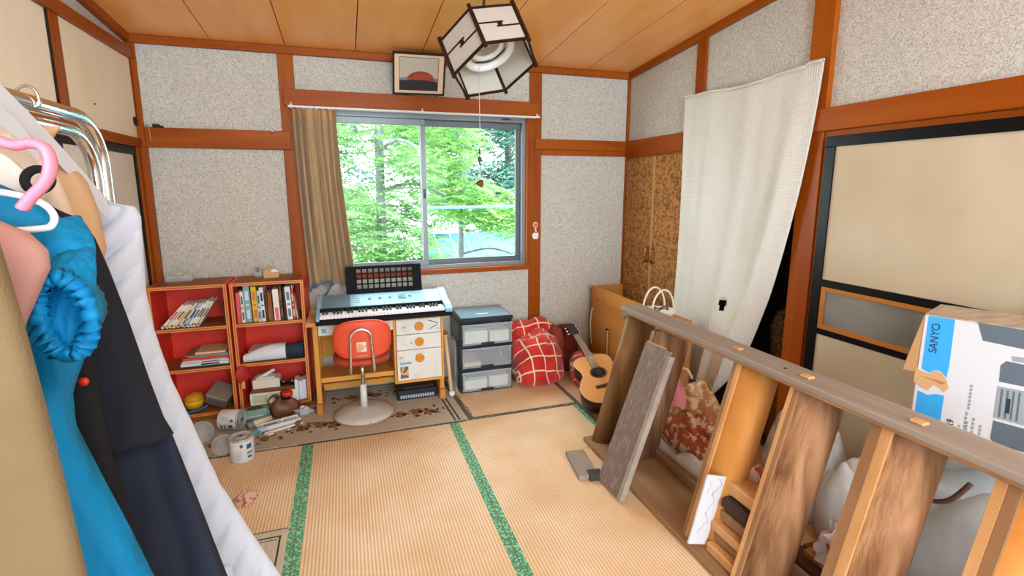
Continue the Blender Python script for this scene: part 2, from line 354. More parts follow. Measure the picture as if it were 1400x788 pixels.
# window: outer frame, two sliding sashes
wi = struct('window_1', MB().box(.982, 2.662, .02, .11, 2.05, 2.094, .002).box(.982, 2.662, .02, .11, .905, .935, .002).box(2.632, 2.662, .02, .11, .935, 2.05, .002).box(.982, 1.01, .02, .11, .935, 2.05, .002), M_ALU)
for (a, b, y) in ((1.01, 1.855, .035), (1.815, 2.632, .070)):
    s_ = part('sash', MB().box(a, b, y, y+.028, 2.005, 2.05, .002).box(a, b, y, y+.028, .935, .975, .002).box(a, a+.038, y, y+.028, .975, 2.005, .002).box(b-.038, b, y, y+.028, .975, 2.005, .002), M_ALU if y < .05 else M_ALUD, wi)
    part('pane', MB().box(a+.038, b-.038, y+.012, y+.016, .975, 2.005), M_GLASS, s_)
part('latch', MB().box(1.828, 1.846, .012, .035, 1.46, 1.53, .004).box(1.831, 1.843, .0, .02, 1.49, 1.52, .003), M_BLACK, wi)
part('vent_slot', MB().box(2.46, 2.53, .016, .02, 2.066, 2.078), M_BLACK, wi)
# ---------------------------------------------------------------- outside
def foliage(mb, c, R, n, rnd, droop=.25, size=.10):
    for i in range(n):
        # a spray: a short twig carrying narrow leaves to both sides
        d = Vector((rnd.gauss(0, 1), rnd.gauss(0, 1), rnd.gauss(0, 1))).normalized()*rnd.random()**.4
        p = Vector(c)+Vector((d.x*R[0], d.y*R[1], d.z*R[2]))
        a = rnd.uniform(0, 2*pi); t = Vector((cos(a), sin(a), rnd.uniform(-droop*2, droop))).normalized()
        b = t.cross(Vector((0, 0, 1))).normalized(); L = size*rnd.uniform(1.5, 3)
        for k in range(6):
            q = p+t*(L*k/6)
            for sg in (-1, 1):
                e = (t*.6+b*sg*.9+Vector((0, 0, rnd.uniform(-.5, .15)))).normalized()*size*rnd.uniform(.8, 1.3)
                wv = e.cross(Vector((rnd.uniform(-.4, .4), rnd.uniform(-.4, .4), 1))).normalized()*size*.17
                mb.add([q, q+e*.5+wv, q+e, q+e*.5-wv], [(0, 1, 2, 3)])
def leaf_mat(name, c1, c2):
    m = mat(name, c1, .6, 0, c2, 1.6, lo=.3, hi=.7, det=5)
    nt, N, L, b = nodes(m)
    t = N.new('ShaderNodeBsdfTranslucent'); t.inputs[0].default_value = lin(c2); mx = N.new('ShaderNodeMixShader'); mx.inputs[0].default_value = .45
    o = N['Material Output']; L.new(b.outputs[0], mx.inputs[1]); L.new(t.outputs[0], mx.inputs[2]); L.new(mx.outputs[0], o.inputs[0]); return m
M_LEAF1 = leaf_mat('spruce_leaves', '4f7c44', '86b06a'); M_LEAF2 = leaf_mat('maple_leaves', '649450', 'a0c878'); M_LEAF3 = leaf_mat('far_leaves', '54807c', '7ca494')  # far leaves have distance haze mixed into their blue-green colour
M_BARK = mat('pale_bark', '66686a', .9, 0, '4a4c4c', 10, (1, 1, .3), bump=.4, bs=20)
def tree(name, label, base, h, crowns, ml, trunk_r, seed, size, lean=0):
    rnd = random.Random(seed)
    t = thing(name, label, 'tree', base, None, 'trees outside the window')
    x, y, z = base
    mb = MB().tube(smooth_path([(x, y, z), (x+lean*.3, y, z+h*.3), (x+lean*.7, y, z+h*.65), (x+lean, y, z+h)], 5), [trunk_r*(1-.6*i/15) for i in range(16)], 9)
    part('trunk', mb, M_BARK, t)
    for k in range(9):
        zz = z+h*(.25+.07*k); a = rnd.uniform(0, 2*pi); L = rnd.uniform(.5, 1.3)
        fx = lean*(zz-z)/h
        part('branch', MB().tube(smooth_path([(x+fx, y, zz), (x+fx+cos(a)*L*.5, y+sin(a)*L*.5, zz+.1), (x+fx+cos(a)*L, y+sin(a)*L, zz-.05)], 4), [trunk_r*.3*(1-.07*i) for i in range(9)], 6), M_BARK, t)
    mb = MB()
    for c, R, n in crowns: foliage(mb, c, R, int(n*1.7), rnd, .3, size)
    part('foliage', mb, ml, t, None, False, 'stuff')
tree('conifer', 'pale green conifer with a grey trunk outside the left window pane', (1.62, 2.9, -3), 7.5,
     [((1.15, 2.9, 2.2), (.75, .6, .45), 190), ((2.05, 2.7, 1.75), (.5, .5, .35), 110), ((1.2, 2.7, 1.15), (.7, .5, .40), 190), ((1.95, 2.5, .75), (.6, .4, .35), 150), ((1.3, 2.8, .35), (.9, .5, .5), 240), ((2.0, 3.1, 2.7), (.8, .6, .4), 130)], M_LEAF1, .10, 3, .085, .12)
tree('broadleaf_tree', 'bright light green tree filling the right window pane', (3.0, 4.2, -3), 6.5,
     [((2.75, 3.6, 2.3), (.62, .6, .55), 260), ((3.1, 3.7, 1.35), (.7, .5, .40), 260), ((3.95, 3.8, 1.05), (.8, .5, .38), 240), ((2.65, 3.8, 1.75), (.35, .4, .5), 120), ((3.7, 3.6, .35), (.7, .4, .16), 110), ((2.65, 3.6, .3), (.3, .4, .3), 90)], M_LEAF2, .07, 5, .085, .1)
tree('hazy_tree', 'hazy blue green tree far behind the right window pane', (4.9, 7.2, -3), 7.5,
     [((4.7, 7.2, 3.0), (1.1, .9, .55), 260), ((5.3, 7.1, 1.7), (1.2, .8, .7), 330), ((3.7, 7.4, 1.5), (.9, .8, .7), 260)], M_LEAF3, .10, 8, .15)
tree('back_tree', 'pale tree standing behind the conifer, its lower crown showing through', (1.9, 6.5, -3), 5.5,
     [((1.7, 6.5, 1.0), (1.8, .8, .7), 420), ((1.3, 6.2, 0), (1.7, .8, .8), 420), ((2.5, 6.8, 2.6), (.7, .8, .8), 160)], M_LEAF1, .08, 11, .14)
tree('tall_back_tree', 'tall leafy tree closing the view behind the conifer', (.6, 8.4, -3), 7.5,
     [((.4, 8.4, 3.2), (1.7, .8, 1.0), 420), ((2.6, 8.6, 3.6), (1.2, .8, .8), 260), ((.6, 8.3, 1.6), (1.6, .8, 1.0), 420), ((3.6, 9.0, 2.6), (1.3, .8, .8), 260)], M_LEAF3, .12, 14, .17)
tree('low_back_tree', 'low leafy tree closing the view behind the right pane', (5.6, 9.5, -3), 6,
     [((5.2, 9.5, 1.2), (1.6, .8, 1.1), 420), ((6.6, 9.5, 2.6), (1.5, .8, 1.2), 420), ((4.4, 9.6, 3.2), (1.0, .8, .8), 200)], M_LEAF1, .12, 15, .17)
# the neighbour's pale blue roof and the rail of the drying balcony
rf = thing('neighbour_roof', 'pale blue metal roof of the house next door', 'roof', (4.4, 5.2, -.6))
M_ROOF = mat('pale_blue_roof', '5890b0', .6, 0, '6098b8', 3)
for k in range(12):
    x = 2.7+k*.34
    part('roof_sheet', MB().box(0, .33, 0, 2.4, 0, .02, .004).box(.0, .012, 0, 2.4, .02, .026, .002).xf(Tr(x, 4.55, -.42) @ Rx(radians(24))), M_ROOF, rf)
rl = thing('balcony_rail', 'slim pale blue rail running across outside the window', 'railing', (3.3, 1.6, 0))
M_RAIL = mat('pale_rail', '5c8cac', .5)
part('top_bar', MB().tube([(2.06, 1.5, 1.33), (4.4, 1.5, 1.33)], .016, 8), M_RAIL, rl)
for x in (2.06, 4.4): part('rail_post', MB().tube([(x, 1.5, -.6), (x, 1.5, 1.33)], .014, 8), M_RAIL, rl)
struct('ground_outside', MB().box(-8, 14, .3, 22, -3.2, -3.0), mat('ground_green', '2c4a28', .9, 0, '3c5a34', 1))
# ---------------------------------------------------------------- bookcases and their books
M_RED = mat('red_laminate', 'ec3826', .5, 0, 'f04430', 3)
M_BRN = wood('brown_laminate', '8a4f24', 'a4662f', 'x', 8)
M_EDGE = mat('tan_edge', 'd99a52', .5); M_EDGER = mat('red_edge', 'cc3a1c', .5)
def ordn(i): return ['first', 'second', 'third', 'fourth', 'fifth', 'sixth', 'seventh', 'eighth', 'ninth', 'tenth', 'eleventh', 'twelfth', 'thirteenth', 'fourteenth', 'fifteenth', 'sixteenth'][i]
def bookcase(x0, x1, label):
    t = thing('bookcase', label, 'bookcase', ((x0+x1)/2, -.155, 0), None, 'red bookcases')
    H, Y0, Y1, th = .930, -.30, -.015, .020
    def edge(p, horiz, a, b, c):
        # plywood edge: three strips
        mb = MB()
        for i, (s0, s1) in enumerate(((0, .35), (.35, .65), (.65, 1))):
            if horiz: mb.box(a, b, Y0-.0025, Y0, c+th*s0, c+th*s1, 0, i % 2)
            else: mb.box(c+th*s0, c+th*s1, Y0-.0025, Y0, a, b, 0, i % 2)
        part('edge_band', mb, [M_EDGE, M_EDGER], p)
    for x in (x0, x1-th):
        p = part('side_panel', MB().box(x, x+th, Y0, Y1, 0, H), M_RED, t); edge(p, False, 0, H, x)
    p = part('top_panel', MB().box(x0+th, x1-th, Y0, Y1, H-th, H+.001), M_BRN, t); edge(p, True, x0+th, x1-th, H-th)
    for z in (.635, .360):
        p = part('shelf', MB().box(x0+th, x1-th, Y0+.004, Y1, z, z+th), M_BRN, t); edge(p, True, x0+th, x1-th, z)
    p = part('bottom_panel', MB().box(x0+th, x1-th, Y0, Y1, .05, .05+th), M_BRN, t); edge(p, True, x0+th, x1-th, .05)
    part('plinth', MB().box(x0+th, x1-th, Y0+.03, Y0+.045, 0, .05), M_BRN, t)
    part('back_panel', MB().box(x0+th, x1-th, Y1-.006, Y1, 0, H-th), M_RED, t)
bookcase(.045, .487, 'red bookcase nearest the left corner, leaning books on its top shelf')
bookcase(.503, .948, 'red bookcase beside the desk, upright books on its top shelf')
def cm(c, rough=.5): return mat('cover_'+c, c, rough)
def book(X, t, h, d, col, spine, label, group, name='book'):
    """spine faces -y; thickness along x, X places the lower corner"""
    mb = MB().box(0, t, 0, .0025, 0, h, .0008).box(0, .0018, .0025, d, 0, h).box(t-.0018, t, .0025, d, 0, h).xf(X)
    o = top(name, mb, cm(col), label, 'book', group)
    part('page_block', MB().box(.0018, t-.0018, .0025, d-.004, .003, h-.003).xf(X), M_PAPER, o)
    if spine:
        mb = MB(); 
        for (a, b) in spine[1]: mb.box(t*.22, t*.78, -.0006, .0002, h*a, h*b)
        part('spine_print', mb.xf(X), cm(spine[0]), o)
    return o
LB = [('e9e7e2', 'd05080', 'white slim'), ('e4e2da', 'd8903c', 'cream slim'), ('eceae6', '28304a', 'white'), ('e8d9b8', 'e0b020', 'pale yellow'), ('d8d6d0', '303030', 'light grey'), ('c0582a', 'f0e0c0', 'orange brown'), ('a9c9cc', '204080', 'pale teal'), ('e6e4e0', '305080', 'white and blue'), ('ece8de', '404040', 'ivory'), ('e2dcd0', '605040', 'cream thick'), ('d8cfc0', '806040', 'beige')]
x = .105
for i, (c, c2, nm) in enumerate(LB):
    t = .0135 if i % 3 else .016
    a = radians(43-1.0*i)
    X = Tr(x, -.285+.004*(i % 3), .6555) @ Ry(a) @ Tr(-t, 0, 0)
    book(X, t, .196-.004*(i % 4), .135, c, (c2, [(.05, .13), (.38, .72)]), '%s book leaning on the left bookcase, %s from the left' % (nm, ordn(i)), 'books leaning on the top shelf')
    x += t/cos(a)+.0012
book(Tr(.448, -.26, .655) @ Ry(radians(-3)) , .012, .15, .12, '2b2724', None, 'thin dark book upright right of the leaning books', 'books leaning on the top shelf')
SB = [(.530, .022, .205, 'd8606a', '', 'pinkish red'), (.556, .020, .212, 'e6e2d8', '7a6a50', 'white slim'), (.579, .036, .250, '7fb0b8', 'd0e4ea', 'teal tall'), (.622, .031, .240, 'e8be22', 'e07030', 'yellow'), (.656, .017, .212, 'bcd4e4', '2060a0', 'pale blue'), (.676, .022, .232, 'e8e6e4', '202a40', 'white'), (.701, .012, .195, '5a3418', '', 'dark brown slim'), (.716, .012, .195, 'b06a2c', '', 'orange brown slim'), (.731, .014, .185, '8a4a20', '', 'chestnut'), (.752, .036, .215, 'ece6dc', 'e26a7a', 'white and pink'), (.791, .018, .235, '3c2214', '8a5a30', 'dark brown tall'), (.812, .017, .220, '2c1a10', '', 'blackish brown'), (.834, .032, .228, 'eae8e4', '5080a0', 'white thick'), (.869, .019, .208, 'b43426', 'e0b090', 'dark red')]
for i, (bx, t, h, c, c2, nm) in enumerate(SB):
    X = Tr(bx, -.280+.006*((i*5) % 4), .6555) @ Ry(radians([0, -1, -1.2, -1, 0, -1.5, 0, 0, -1, -1, -1, 0, -2, -2.5][i])) 
    book(X @ Tr(.001, 0, 0), t, h, .15, c, (c2, [(.1, .34), (.45, .5), (.6, .85)] if i not in (9,) else [(.02, .42)]) if c2 else None, '%s book standing on the bookcase beside the desk, %s from the left' % (nm, ordn(i)), 'books upright on the top shelf')
book(Tr(.893, -.27, .6555) @ Ry(radians(-6)), .006, .235, .12, 'd6d0c6', None, 'thin grey booklet at the right end of the upright books', 'books upright on the top shelf')
ST = [('2a2c32', .19, .245, .011, 'black magazine'), ('e6e6ea', .175, .28, .016, 'white magazine'), ('d9dde2', .18, .275, .013, 'navy printed magazine'), ('cfe0e0', .195, .25, .009, 'pale blue booklet'), ('d24a2a', .19, .27, .016, 'red book'), ('7fa7a8', .22, .235, .013, 'teal book'), ('9a7a5c', .21, .16, .006, 'thin brown booklet'), ('e4c79c', .265, .175, .014, 'pale wooden case')]
z = .3805
for i, (c, x0, wd, th, nm) in enumerate(ST):
    mb = MB().box(x0, x0+wd, -.285+.008*(i % 3), -.10, z, z+.0018).box(x0, x0+wd, -.285+.008*(i % 3), -.10, z+th-.0018, z+th).box(x0, x0+wd, -.285+.008*(i % 3), -.283+.008*(i % 3), z+.0018, z+th-.0018)
    o = top('book', mb, cm(c), '%s lying in the left bookcase, %s from the bottom of the pile' % (nm, ordn(i)), 'book', 'books lying flat on the middle shelf')
    part('page_block', MB().box(x0+.002, x0+wd-.002, -.283+.008*(i % 3), -.104, z+.0018, z+th-.0018), M_PAPER, o)
    if i in (1, 2): part('cover_print', MB().box(x0+wd*.42, x0+wd*.8, -.2856+.008*(i % 3), -.2850+.008*(i % 3), z+.003, z+th-.003), cm('28304a'), o)
    z += th+.0004
# on top of the bookcases
o = top('plastic_case', MB().box(.105, .265, -.17, -.06, .932, .975, .012), M_CLEAR, 'clear plastic case lying on top of the left bookcase', 'case')
part('cap', MB().lathe([(.03, 0), (.032, .012), (.02, .02), (.001, .021)], 16, 0, Tr(.175, -.11, .975)), M_CLEAR, o)
o = top('perfume_bottle', MB().box(.628, .676, -.14, -.10, .931, .972, .006), M_FROST, 'small white glass bottle on the bookcase beside the desk', 'bottle')
part('stopper', MB().lathe([(.006, 0), (.006, .01), (.014, .016), (.014, .028), (.001, .034)], 12, 0, Tr(.652, -.12, .972)), M_GREY, o)
M_TANP = mat('tan_plastic', 'd8a468', .45)
o = thing('tape_dispenser', 'tan tape dispenser on top of the bookcase beside the desk', 'tape dispenser', (.735, -.13, .931))
part('body', MB().prism([(-.045, 0), (.05, 0), (.05, .035), (.005, .035), (-.008, .05), (-.03, .058), (-.045, .045)], -.03, .03, 0, Tr(.735, -.13, .931) @ Rx(pi/2)), M_TANP, o)
part('tape_roll', MB().lathe([(.018, -.01), (.03, -.01), (.03, .01), (.018, .01)], 20, 0, Tr(.755, -.13, .958) @ Rx(pi/2)), M_PAPER, o)
# lower shelves of the left bookcase
o = thing('yellow_tub', 'yellow plastic tub with domed lid in the bottom of the left bookcase', 'tub', (.215, -.22, .0705))
part('tub', MB().lathe([(.048, 0), (.056, .03), (.057, .055)], 24, 0, Tr(.215, -.22, .092)), mat('yellow_plastic', 'e8b81e', .45), o)
part('lid', MB().lathe([(.0575, 0), (.0575, .006), (.050, .026), (.032, .040), (.001, .046)], 24, 0, Tr(.215, -.22, .147)), mat('amber_plastic', 'd89a26', .4), o)
part('foot', MB().lathe([(.052, 0), (.05, .021)], 20, 0, Tr(.215, -.22, .0708)), mat('dark_brown', '30201a', .7), o)
X = Tr(.375, -.20, .155) @ Rz(radians(-12)) @ Ry(radians(20)) @ Rx(radians(18))
o = thing('grey_box', 'grey metal box tipped on its corner in the bottom of the left bookcase', 'box', (.375, -.20, .0705))
part('body', MB().box(-.07, .07, -.08, .07, -.045, .02, .006).xf(X), mat('grey_metal', '6e6660', .5), o)
part('lid', MB().box(-.073, .073, -.083, .073, .02, .036, .006).xf(X), mat('taupe_metal', '8f8378', .5), o)
part('prop', MB().box(-.05, .05, -.02, .02, 0, .04, .004).xf(Tr(.38, -.2, .0708)), mat('brown_card', '6b452a', .8), o)
top('blue_strap', MB().tube(smooth_path([(.17, -.290, .083), (.22, -.292, .088), (.27, -.288, .100), (.31, -.285, .118)], 5), .013, 8, flat=.5), mat('blue_webbing', '1874b4', .6), 'blue webbing strap in front of the yellow tub', 'strap')
# middle shelf of the right bookcase
o = top('newspaper_pile', MB().box(.565, .80, -.26, -.09, .3805, .425, .004).box(.57, .79, -.255, -.095, .425, .452, .004), mat('newsprint', 'd9d2c8', .85, 0, 'c0b4a6', 30, (1, 1, 8)), 'pile of folded newspapers on the middle shelf behind the cloth bundle', 'newspaper')
def cloth_bundle(u, v):
    x = .545+.375*u; h = .055+.055*sin(min(1, u*1.15)*pi*.62); a = 2*pi*v
    return Vector((x, -.262+.05*cos(a)*(.75+.25*u), .3815+h*.5+h*.5*sin(a)+.006*sin(9*u+3*a)*(1 if sin(a) > 0 else 0)))
o = thing('cloth_bundle', 'white folded cloth with a navy end on the middle shelf beside the desk', 'cloth', (.73, -.262, .3805))
def cap(mb): pass
mb = MB(); mb.grid(lambda i, j: cloth_bundle(j*.70, i), 20, 18, True); part('white_end', mb, mat('cotton_white', 'dfe4ec', .9, bump=.2, bs=20), o)
mb = MB(); mb.grid(lambda i, j: cloth_bundle(.70+j*.30, i)+Vector((0, 0, 0)), 20, 10, True); mb.f.append([9*20+k for k in range(20)]); mb.m.append(0); mb.s.append(False); part('navy_end', mb, mat('navy_cloth', '1b2742', .8), o)
# bottom of the right bookcase
def slab(name, u0, u1, v, y0, y1, z0, z1, m, label, cat, bv=.004, rz=0):
    x0 = at(u0, v, y=y0).x; x1 = at(u1, v, y=y0).x
    return top(name, MB().box(-(x1-x0)/2, (x1-x0)/2, 0, y1-y0, 0, z1-z0, bv).xf(Tr((x0+x1)/2, y0, z0) @ Rz(rz)), m, label, cat)
o = slab('long_white_box', 341, 405, 540, -.285, -.17, .0708, .155, M_PAPER, 'long white and green carton low in the bookcase beside the desk', 'box')
part('green_print', MB().box(.575, .665, -.2858, -.2851, .085, .145), mat('pale_green_print', 'b8d4a4', .7), o)
part('figure_print', MB().box(.60, .63, -.2866, -.2859, .085, .135), mat('tan_print', 'd8bf98', .7), o)
o = slab('brown_board_case', 343, 402, 532, -.28, -.16, .156, .182, mat('brown_board', '7a4a28', .7), 'brown board lying on the long white carton', 'board')
o = slab('cream_box', 344, 382, 517, -.275, -.17, .183, .248, mat('cream_card', 'e6dfd0', .7), 'cream carton standing on the brown board', 'box')
o = top('paper_mask', MB().box(-.06, .06, -.04, .04, 0, .010, .003).box(-.05, .07, -.012, .012, .010, .028, .004, X=Rz(.4) @ Ry(-.35)).xf(Tr(.66, -.225, .249)), M_PAPER, 'white folded paper scraps on top of the cream carton', 'paper')
o = thing('sunglasses', 'black sunglasses on the brown board beside the cream carton', 'glasses', (.795, -.255, .183))
for dx in (-.028, .028): part('lens', MB().lathe([(.001, -.006), (.022, -.005), (.026, 0), (.022, .005), (.001, .006)], 16, 0, Tr(.795+dx, -.262, .206) @ Rx(pi/2) @ Matrix.Scale(.85, 4, (0, 1, 0))), mat('dark_lens', '17130f', .15), o)
part('bridge', MB().tube([(.783, -.264, .212), (.795, -.268, .215), (.807, -.264, .212)], .003, 6), M_BLACK, o)
for dx in (-.05, .05): part('temple', MB().tube([(.795+dx, -.262, .208), (.795+dx*.9, -.18, .205)], .0025, 6), M_BLACK, o)
for i, (dx, h, c) in enumerate(((0, .15, 'e4e8ec'), (.026, .135, 'dfe4ea'), (.05, .14, 'd6dde4'))):
    book(Tr(.845+dx, -.28+.01*i, .0712), .024, h, .10, c, None, '%s of the three white booklets low in the bookcase beside the desk' % ('leftmost', 'middle', 'rightmost')[i], 'white booklets on the bottom shelf')
top('pencil_house', MB().prism([(-.03, 0), (.03, 0), (.03, .07), (0, .12), (-.03, .07)], -.03, .03, 0, Tr(.885, -.15, .0712) @ Rx(pi/2)), mat('grey_wood', '8a7a6a', .8), 'grey peaked wooden block behind the white booklets', 'block')
o = thing('paddle', 'red table tennis bat hanging on the edge between the bookcases', 'bat', (.515, -.33, .24))
part('blade', MB().lathe([(.001, -.008), (.058, -.007), (.062, 0), (.058, .007), (.001, .008)], 24, 0, Tr(.535, -.318, .315) @ Rz(.5) @ Rx(pi/2) @ Matrix.Scale(.72, 4, (1, 0, 0))), mat('red_rubber', 'b4261c', .6), o)
part('grip', MB().box(-.012, .012, -.01, .01, -.10, -.045, .004).xf(Tr(.535, -.318, .315)), M_TANP, o)

# ---------------------------------------------------------------- rug and clutter on it
M_RUG = mat('rug_straw', 'c2b6a4', .9, 0, 'b2a490', 60, (1, 12, 1), bump=.3, bs=200, bstretch=(.2, 3, 1))
rug = thing('floral_rug', 'grey beige woven rug with brown flower print under the desk', 'rug', (1.1, -.4, 0))
RC = [(.12, -.80), (1.955, -.805), (1.905, -.03), (.12, -.03)]
part('rug_base', MB().prism(RC, .0025, .0075), M_RUG, rug)
for off in (.055, .085):
    mb = MB(); a = Vector((1.955-off, -.80)); b = Vector((1.905-off, -.04)); mb.prism([(a.x-.006, a.y), (a.x+.006, a.y), (b.x+.006, b.y), (b.x-.006, b.y)], .0075, .0082); part('border_line', mb, mat('rug_dark', '3b332c', .9), rug)
mb = MB()
for i in range(60):
    x = .9+1.04*i/60; mb.box(x, x+.012, -.822, -.800, .0028, .0055)
for i in range(60):
    y = -.79+.75*i/60; x = 1.952-.05*(y+.8)/.77; mb.box(x, x+.045+.01*sin(i*3), y, y+.006, .0028, .005)
part('fringe', mb, mat('rug_fringe', '5c5245', .9), rug, None, False, 'stuff')
def flower(cx, cy, sc, seed):
    rnd = random.Random(seed); mb = MB()
    def leaf(x, y, a, L, W, mi):
        n = 8; pl = []
        for k in range(n+1): t = k/n; pl.append((L*t, W*sin(pi*t)))
        for k in range(n-1, 0, -1): t = k/n; pl.append((L*t, -W*sin(pi*t)))
        mb.prism(pl, .0078, .0085+.0001*mi, mi, Tr(cx+x*sc, cy+y*sc, 0) @ Rz(a))
    for (x, y) in ((-.09, 0), (.02, .015), (.10, -.01)):
        for k in range(7): leaf(x, y, k*.9+rnd.random()*.4, .052*sc*rnd.uniform(.8, 1.1), .016*sc, 1 if k % 2 else 0)
    for k in range(22):
        x = rnd.uniform(-.26, .26); y = rnd.uniform(-.07, .07); leaf(x, y, rnd.uniform(0, 6.28), .05*sc*rnd.uniform(.6, 1.2), .009*sc, 0)
    mb.prism([(-.2*sc, -.003), (.2*sc, .002), (.2*sc, .006), (-.2*sc, .002)], .0077, .0082, 0, Tr(cx, cy, 0))
    return part('flower_print', mb, [mat('rug_brown', '5e3e26', .9), mat('rug_amber', '97683c', .9)], rug)
flower(1.62, -.60, 1.0, 1); flower(1.0, -.60, 1.0, 2); flower(.50, -.66, .9, 3); flower(1.3, -.2, .9, 4)
# spool cans
M_CANW = mat('can_white', 'e2e8ec', .4); M_CANB = mat('can_blue', '2a5f94', .5); M_INK = mat('ink_grey', '5c6670', .7)
def can(name, X, r, h, label):
    t = thing(name, label, 'can', X.to_translation(), None, 'white cans by the bookcases')
    part('body', MB().lathe([(r*.96, 0), (r, .004), (r, h-.004), (r*.97, h)], 32).xf(X), M_CANW, t)
    part('lid', MB().lathe([(r*.99, 0), (r*1.03, .004), (r*1.02, .012), (r*.9, .013), (r*.88, .008), (r*.35, .008), (r*.32, .011), (.001, .011)], 32).xf(X @ Tr(0, 0, h)), mat('can_lid', 'b9c2c8', .35, .3), t)
    part('lid_hole', MB().lathe([(r*.2, 0), (r*.2, .003), (.001, .003)], 14).xf(X @ Tr(0, 0, h+.0112)), M_INK, t)
    def lab(a0, a1, z0, z1, m, nm):
        mb = MB(); mb.grid(lambda u, v: Vector((cos(a0+(a1-a0)*u)*(r+.0008), sin(a0+(a1-a0)*u)*(r+.0008), z0+(z1-z0)*v)), 8, 2); part(nm, mb.xf(X), m, t)
    lab(-1.0, -.55, h*.62, h*.85, M_CANB, 'blue_panel'); lab(-1.55, -1.3, h*.74, h*.9, M_INK, 'grey_mark'); lab(-.98, -.6, h*.18, h*.3, M_INK, 'small_print')
    for k in range(5): lab(-2.0+.05*k, -1.5+.03*k, h*(.16+.1*k), h*(.19+.1*k), mat('print_light', 'a9b4bc', .7), 'print_line')
    lab(-1.0, -.5, h*.38, h*.48, mat('print_teal', '4a8f9c', .7), 'teal_line')
p = at(332, 628, z=.0)
can('paint_can', Tr(p.x, p.y+.01, 0.001), .063, .125, 'white labelled can standing upright on the straw mat')
p = at(316, 577, z=.06)
can('paint_can', Tr(p.x-.055, p.y+.02, .076) @ Rz(radians(-18)) @ Ry(radians(90)) @ Rz(radians(-25)), .062, .115, 'white labelled can lying on its side on the rug')
# clear plastic cups and bag beside the can
def cup(X, r, h, label, name='plastic_cup'):
    return top(name, MB().lathe([(r*.7, 0), (r, h), (r*1.08, h), (r*1.08, h-.006), (r*.97, h-.008), (r*.67, .003)], 24).xf(X), M_CLEAR, label, 'cup', 'clear plastic cups')
p = at(282, 602, z=.0); cup(Tr(p.x, p.y, .062) @ Rx(radians(70)), .06, .075, 'clear plastic cup on its side, farther from the upright can')
p = at(300, 618, z=.0); cup(Tr(p.x, p.y, .058) @ Rz(.5) @ Rx(radians(78)), .055, .09, 'clear plastic cup on its side touching the upright can')
# tissue box, leather pouch, foil, glue and packets
p = Vector((at(351, 562, y=-.37).x, -.39, 0))
o = thing('tissue_pack', 'teal soft tissue pack in front of the bookcase beside the desk', 'tissues', (p.x, p.y, 0))
X = Tr(p.x-.01, p.y+.03, .0085) @ Rz(.12)
part('pack', MB().box(-.085, .085, -.045, .045, 0, .075, .016).xf(X), mat('teal_pack', '7aa69a', .5), o)
part('opening', MB().lathe([(.001, .0), (.05, 0), (.045, .004), (.001, .004)], 18).xf(X @ Tr(0, .0, .0755) @ Matrix.Scale(.45, 4, (0, 1, 0))), mat('dark_slot', '3a4444', .8), o)
part('print_bar', MB().box(-.05, .05, -.0462, -.0452, .035, .042).xf(X), mat('pale_mint', 'cfe2d4', .6), o)
M_LEATHER = mat('brown_leather', '6b4128', .5, 0, '7d5034', 8, bump=.2, bs=60)
p = Vector((at(387, 556, y=-.37).x, -.395, 0))
def pouch(u, v):
    a = 2*pi*u; b = (v-.5)*pi; k = 1+.16*sin(3*a+1)+.1*sin(5*a)
    return Vector((p.x+.085*cos(a)*cos(b)*k, p.y+.02+.05*sin(a)*cos(b)*k, .0085+.062+.062*sin(b)*(1+.25*sin(2*a+.6))))
o = top('leather_pouch', MB().grid(pouch, 24, 14, True), M_LEATHER, 'crumpled brown leather pouch in front of the bookcase', 'pouch')
part('flap', MB().tube(smooth_path([(p.x-.07, p.y+.0, .10), (p.x-.085, p.y+.0, .14), (p.x-.05, p.y+.03, .16), (p.x-.02, p.y+.04, .13)], 5), .018, 8, flat=.35), M_LEATHER, o)
p = Vector((at(391, 540, y=-.38).x, -.395, 0))
o = top('red_cap_jar', MB().lathe([(.032, 0), (.036, .03), (.034, .05)], 20, 0, Tr(p.x, p.y+.02, .135)), M_BLACK, 'small black jar with red cap on the brown leather pouch', 'jar')
part('cap', MB().lathe([(.034, 0), (.034, .022), (.026, .028), (.020, .022), (.001, .022)], 20, 0, Tr(p.x+.012, p.y-.002, .165)), mat('red_plastic', 'd83020', .4), o)
p = Vector((at(416, 556, y=-.38).x, -.39, 0))
rnd = random.Random(4)
def foil(u, v):
    a = 2*pi*u; b = (v-.5)*pi; k = .7+.5*rnd.random()
    return Vector((p.x+.06*cos(a)*cos(b)*k, p.y+.035*sin(a)*cos(b)*k, .0085+max(.001, .03+.032*sin(b)*k)))
top('foil_scrap', MB().grid(foil, 12, 8, True, sm=False), mat('foil', 'd5dade', .25, .5), 'crumpled clear and silver wrapper at the foot of the desk', 'wrapper')
p = Vector((at(425, 548, y=-.38).x-.01, -.40, 0))
o = thing('wooden_ladle', 'brown wooden ladle resting by the desk leg', 'ladle', (p.x, p.y, .01))
part('bowl', MB().lathe([(.001, 0), (.022, .006), (.036, .022), (.038, .034), (.034, .034), (.022, .014), (.001, .008)], 20).xf(Tr(p.x+.015, p.y+.02, .045)), M_LEATHER, o)
part('stick', MB().tube([(p.x-.01, p.y+.03, .075), (p.x-.10, p.y+.05, .10)], .006, 6), M_LEATHER, o)
